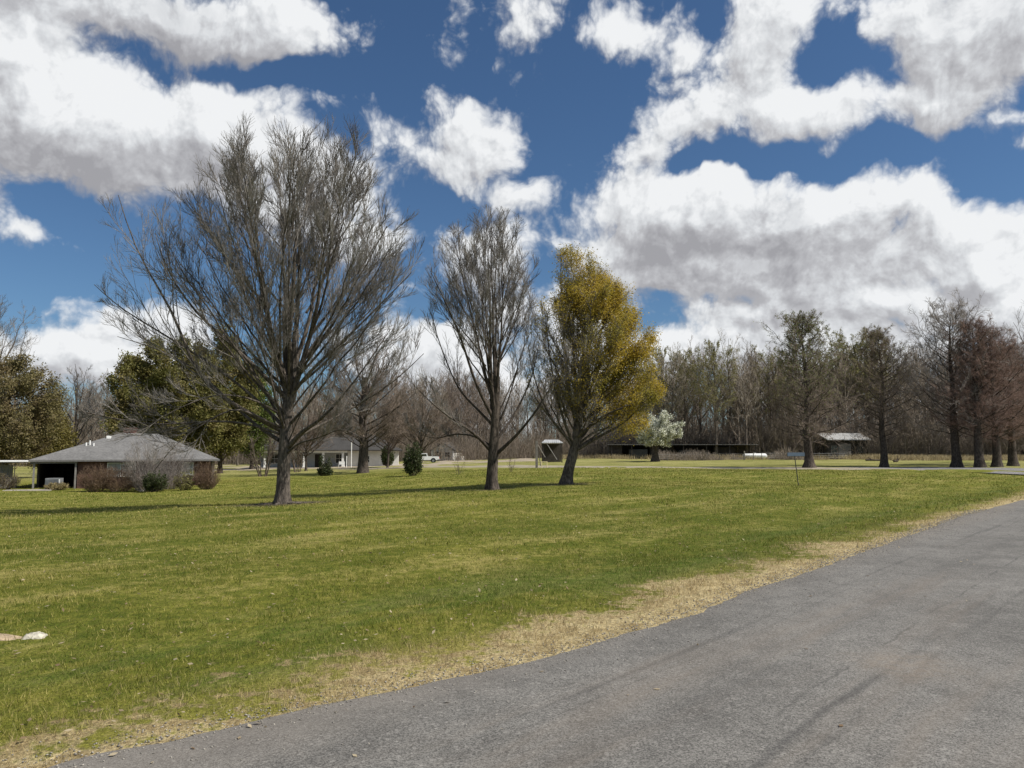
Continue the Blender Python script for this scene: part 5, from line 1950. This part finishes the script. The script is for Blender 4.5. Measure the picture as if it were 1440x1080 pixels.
    L = rgn.uniform(1.2, 7.5, n) * (.45 + .75 * clump)
    P0 = grow(rgn, S, D, L, 3, .2, .12)
    l0 = (P0, radii(np.full(n, .045), .02, 3), 3)
    S1, D1, r1, t1, pi = spawn(rgn, P0, l0[1], 4, .3, .98, .7, .2)
    P1 = grow(rgn, S1, D1, L[pi] * .35, 2, .2, .12)
    l1 = (P1, radii(np.full(len(P1), .028), .015, 2), 3)
    nb = 5000
    ab = rgn.uniform(.185, .37, nb); db = rgn.uniform(122, 134, nb)
    xb, yb = db * np.sin(ab), db * np.cos(ab)
    Sb = np.stack([xb, yb, ground_z(xb, yb) - .1], -1)
    Db = unit(np.stack([rgn.normal(0, .5, nb), rgn.normal(0, .5, nb), np.ones(nb)], -1))
    hb = rgn.uniform(.8, 2.4, nb) * (.5 + .5 * np.sin(xb * .8) * np.sin(xb * .31 + 1)) * sst(np.abs(px_of(xb, yb) - 1062), 12, 34)
    Pb = grow(rgn, Sb, Db, hb + .05, 3, .1, .2)
    l2 = (Pb, radii(np.full(nb, .035), .015, 3), 3)
    o = link('undergrowth', join_meshes('undergrowth', [tubes(*l0), tubes(*l1), tubes(*l2)], False), M['twig_far'])
    tag(o, 'dark leafless undergrowth and brush along the foot of the wood', 'undergrowth', kind='stuff')
    # tawny rough grass before the wood
    n = 40000
    az = rgn.uniform(.06, .70, n)
    d = 124 + 18 * rgn.random(n) ** .7
    x, y = d * np.sin(az), d * np.cos(az)
    cl = np.sin(x * .4 + 1.5 * np.sin(y * .3)) * np.sin(y * .5 + x * .2)
    keep = rgn.random(n) < sst(cl + sst(px_of(x, y), 1180, 1300) * .6, -.1, .7)
    x, y = x[keep], y[keep]
    n = len(x)
    S = np.stack([x, y, ground_z(x, y) - .02], -1)
    D = unit(np.stack([rgn.normal(0, .35, n), rgn.normal(0, .35, n), np.ones(n)], -1))
    P0 = grow(rgn, S, D, rgn.uniform(.3, 1.0, n), 2, .1, .2)
    l0 = (P0, radii(np.full(n, .03), .008, 2), 3)
    o = link('rough_grass', join_meshes('rough_grass', [tubes(*l0)], False), M['twig_straw'])
    tag(o, 'tawny rough grass tufts in the pasture before the wood', 'grass', kind='stuff')


def px_of(x, y):
    return 720 + F * x / y


# ---------------------------------------------------------------- build everything
M = {}
M['bark_grey'] = bark('grey_bark', (.105, .088, .073))
M['bark_dark'] = bark('dark_bark', (.075, .061, .050))
M['bark_wood'] = bark('woodland_bark', (.125, .104, .085), strength=.4)
M['twig_grey'] = twig_mat('grey_twig', (.115, .102, .091), (.27, .245, .22))
M['twig_brown'] = twig_mat('brown_twig', (.085, .066, .050), (.16, .128, .10))
M['twig_wood'] = twig_mat('woodland_twig', (.235, .198, .155), (.39, .34, .28))
M['twig_red'] = twig_mat('reddish_twig', (.155, .100, .078), (.27, .185, .15))
M['twig_rust'] = twig_mat('rusty_twig', (.135, .088, .058), (.24, .17, .115))
M['twig_far'] = twig_mat('far_twig', (.165, .135, .104), (.28, .232, .182))
M['twig_cyp'] = twig_mat('cypress_twig', (.14, .108, .083), (.27, .215, .175))
M['twig_pale'] = twig_mat('pale_twig', (.19, .165, .145), (.36, .32, .285))
M['twig_straw'] = twig_mat('straw', (.22, .17, .09), (.34, .28, .16))
M['leaf_gold'] = leaf_mat('golden_leaf', (.37, .275, .032), (.57, .42, .065), (.29, .25, .048), .45)
M['leaf_spring'] = leaf_mat('spring_leaf', (.14, .175, .05), (.25, .275, .095))
M['leaf_olive'] = leaf_mat('olive_leaf', (.17, .165, .05), (.28, .26, .095))
M['leaf_pine'] = leaf_mat('pine_leaf', (.112, .116, .030), (.22, .205, .062), (.18, .15, .053))
M['leaf_bright'] = leaf_mat('bright_leaf', (.085, .12, .02), (.16, .20, .045))
M['leaf_brown'] = leaf_mat('brown_olive_leaf', (.13, .115, .045), (.235, .20, .088), (.18, .14, .07))
M['leaf_yellowish'] = leaf_mat('yellowish_leaf', (.13, .115, .03), (.21, .175, .05))
M['leaf_dark'] = leaf_mat('dark_leaf', (.025, .038, .012), (.075, .095, .03))
M['leaf_rust'] = leaf_mat('rusty_leaf', (.15, .095, .05), (.26, .18, .10))
M['leaf_straw'] = leaf_mat('straw_leaf', (.22, .18, .07), (.34, .28, .14))
M['blossom'] = leaf_mat('blossom_petals', (.50, .51, .40), (.74, .74, .64), trans=.3)
M['brick'] = brick_mat('red_brick', (.075, .033, .026), (.11, .046, .036), (.12, .10, .085))
M['shingle'] = shingle_mat('grey_shingle', (.150, .146, .140))
M['dark_shingle'] = shingle_mat('dark_shingle', (.045, .042, .038))
M['porch_shaded_siding'] = siding_mat('porch_shaded_siding', (.42, .44, .46))  # front of the white house, with porch shade put into its colour
M['white_siding'] = siding_mat('white_siding', (.66, .65, .60))
M['white_paint'] = plain('white_paint', (.78, .78, .75), .5, .06)
M['car_white'] = plain('car_white', (.80, .80, .79), .25, .03, spec=.6)
M['pale_wood'] = plain('pale_wood', (.20, .19, .175), .75, .2, 4)
M['grey_wood'] = plain('grey_wood', (.20, .18, .155), .85, .35, 5, bscale=30)
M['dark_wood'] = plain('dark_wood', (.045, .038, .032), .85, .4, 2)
M['dark_metal'] = plain('dark_metal', (.05, .05, .05), .5, .2)
M['galv'] = plain('galvanised', (.25, .255, .26), .45, .15, 5, metal=.3)
M['concrete'] = plain('concrete', (.33, .30, .255), .9, .2, 4, bscale=25)
M['block'] = plain('block_wall', (.26, .25, .23), .9, .2, 4)
M['curtain'] = plain('curtain', (.50, .47, .43), .8, .25, 6)
M['blind'] = plain('window_blind', (.33, .34, .33), .4, .12, 8)
M['dim_glass'] = glass_mat('dim_glass', (.12, .125, .125))
M['dark_glass'] = glass_mat('dark_glass', (.03, .033, .036))
M['tyre'] = plain('tyre', (.018, .018, .018), .9, .2)
M['red'] = plain('red_lens', (.45, .02, .02), .3, .05)
M['cream'] = plain('cream_wood', (.62, .52, .30), .7, .15)
M['sign_blue'] = plain('sign_blue', (.13, .17, .23), .5, .12)
M['tin_bright'] = tin_mat('bright_tin', (.46, .46, .45))
M['tin_dull'] = tin_mat('dull_tin', (.20, .19, .175))
M['gravel'] = leaf_mat('loose_grit', (.13, .12, .105), (.38, .35, .30), trans=0)
M['litter'] = leaf_mat('dry_litter', (.20, .13, .07), (.50, .42, .28))
M['slab_tan'] = plain('tan_slab', (.34, .26, .17), .95, .5, 7, bscale=30, bstr=.8)
M['slab_white'] = plain('whitish_concrete', (.44, .41, .33), .95, .4, 12, bscale=40, bstr=.7)

build_big_tree()
build_second_tree()
build_golden_tree()
build_ground()
build_roads()
build_litter()
build_gravel()
build_brick_house()
build_white_house()
build_gable_house()
build_pickup()
build_sheds()
build_mid_trees()
build_woods()
build_small_things()
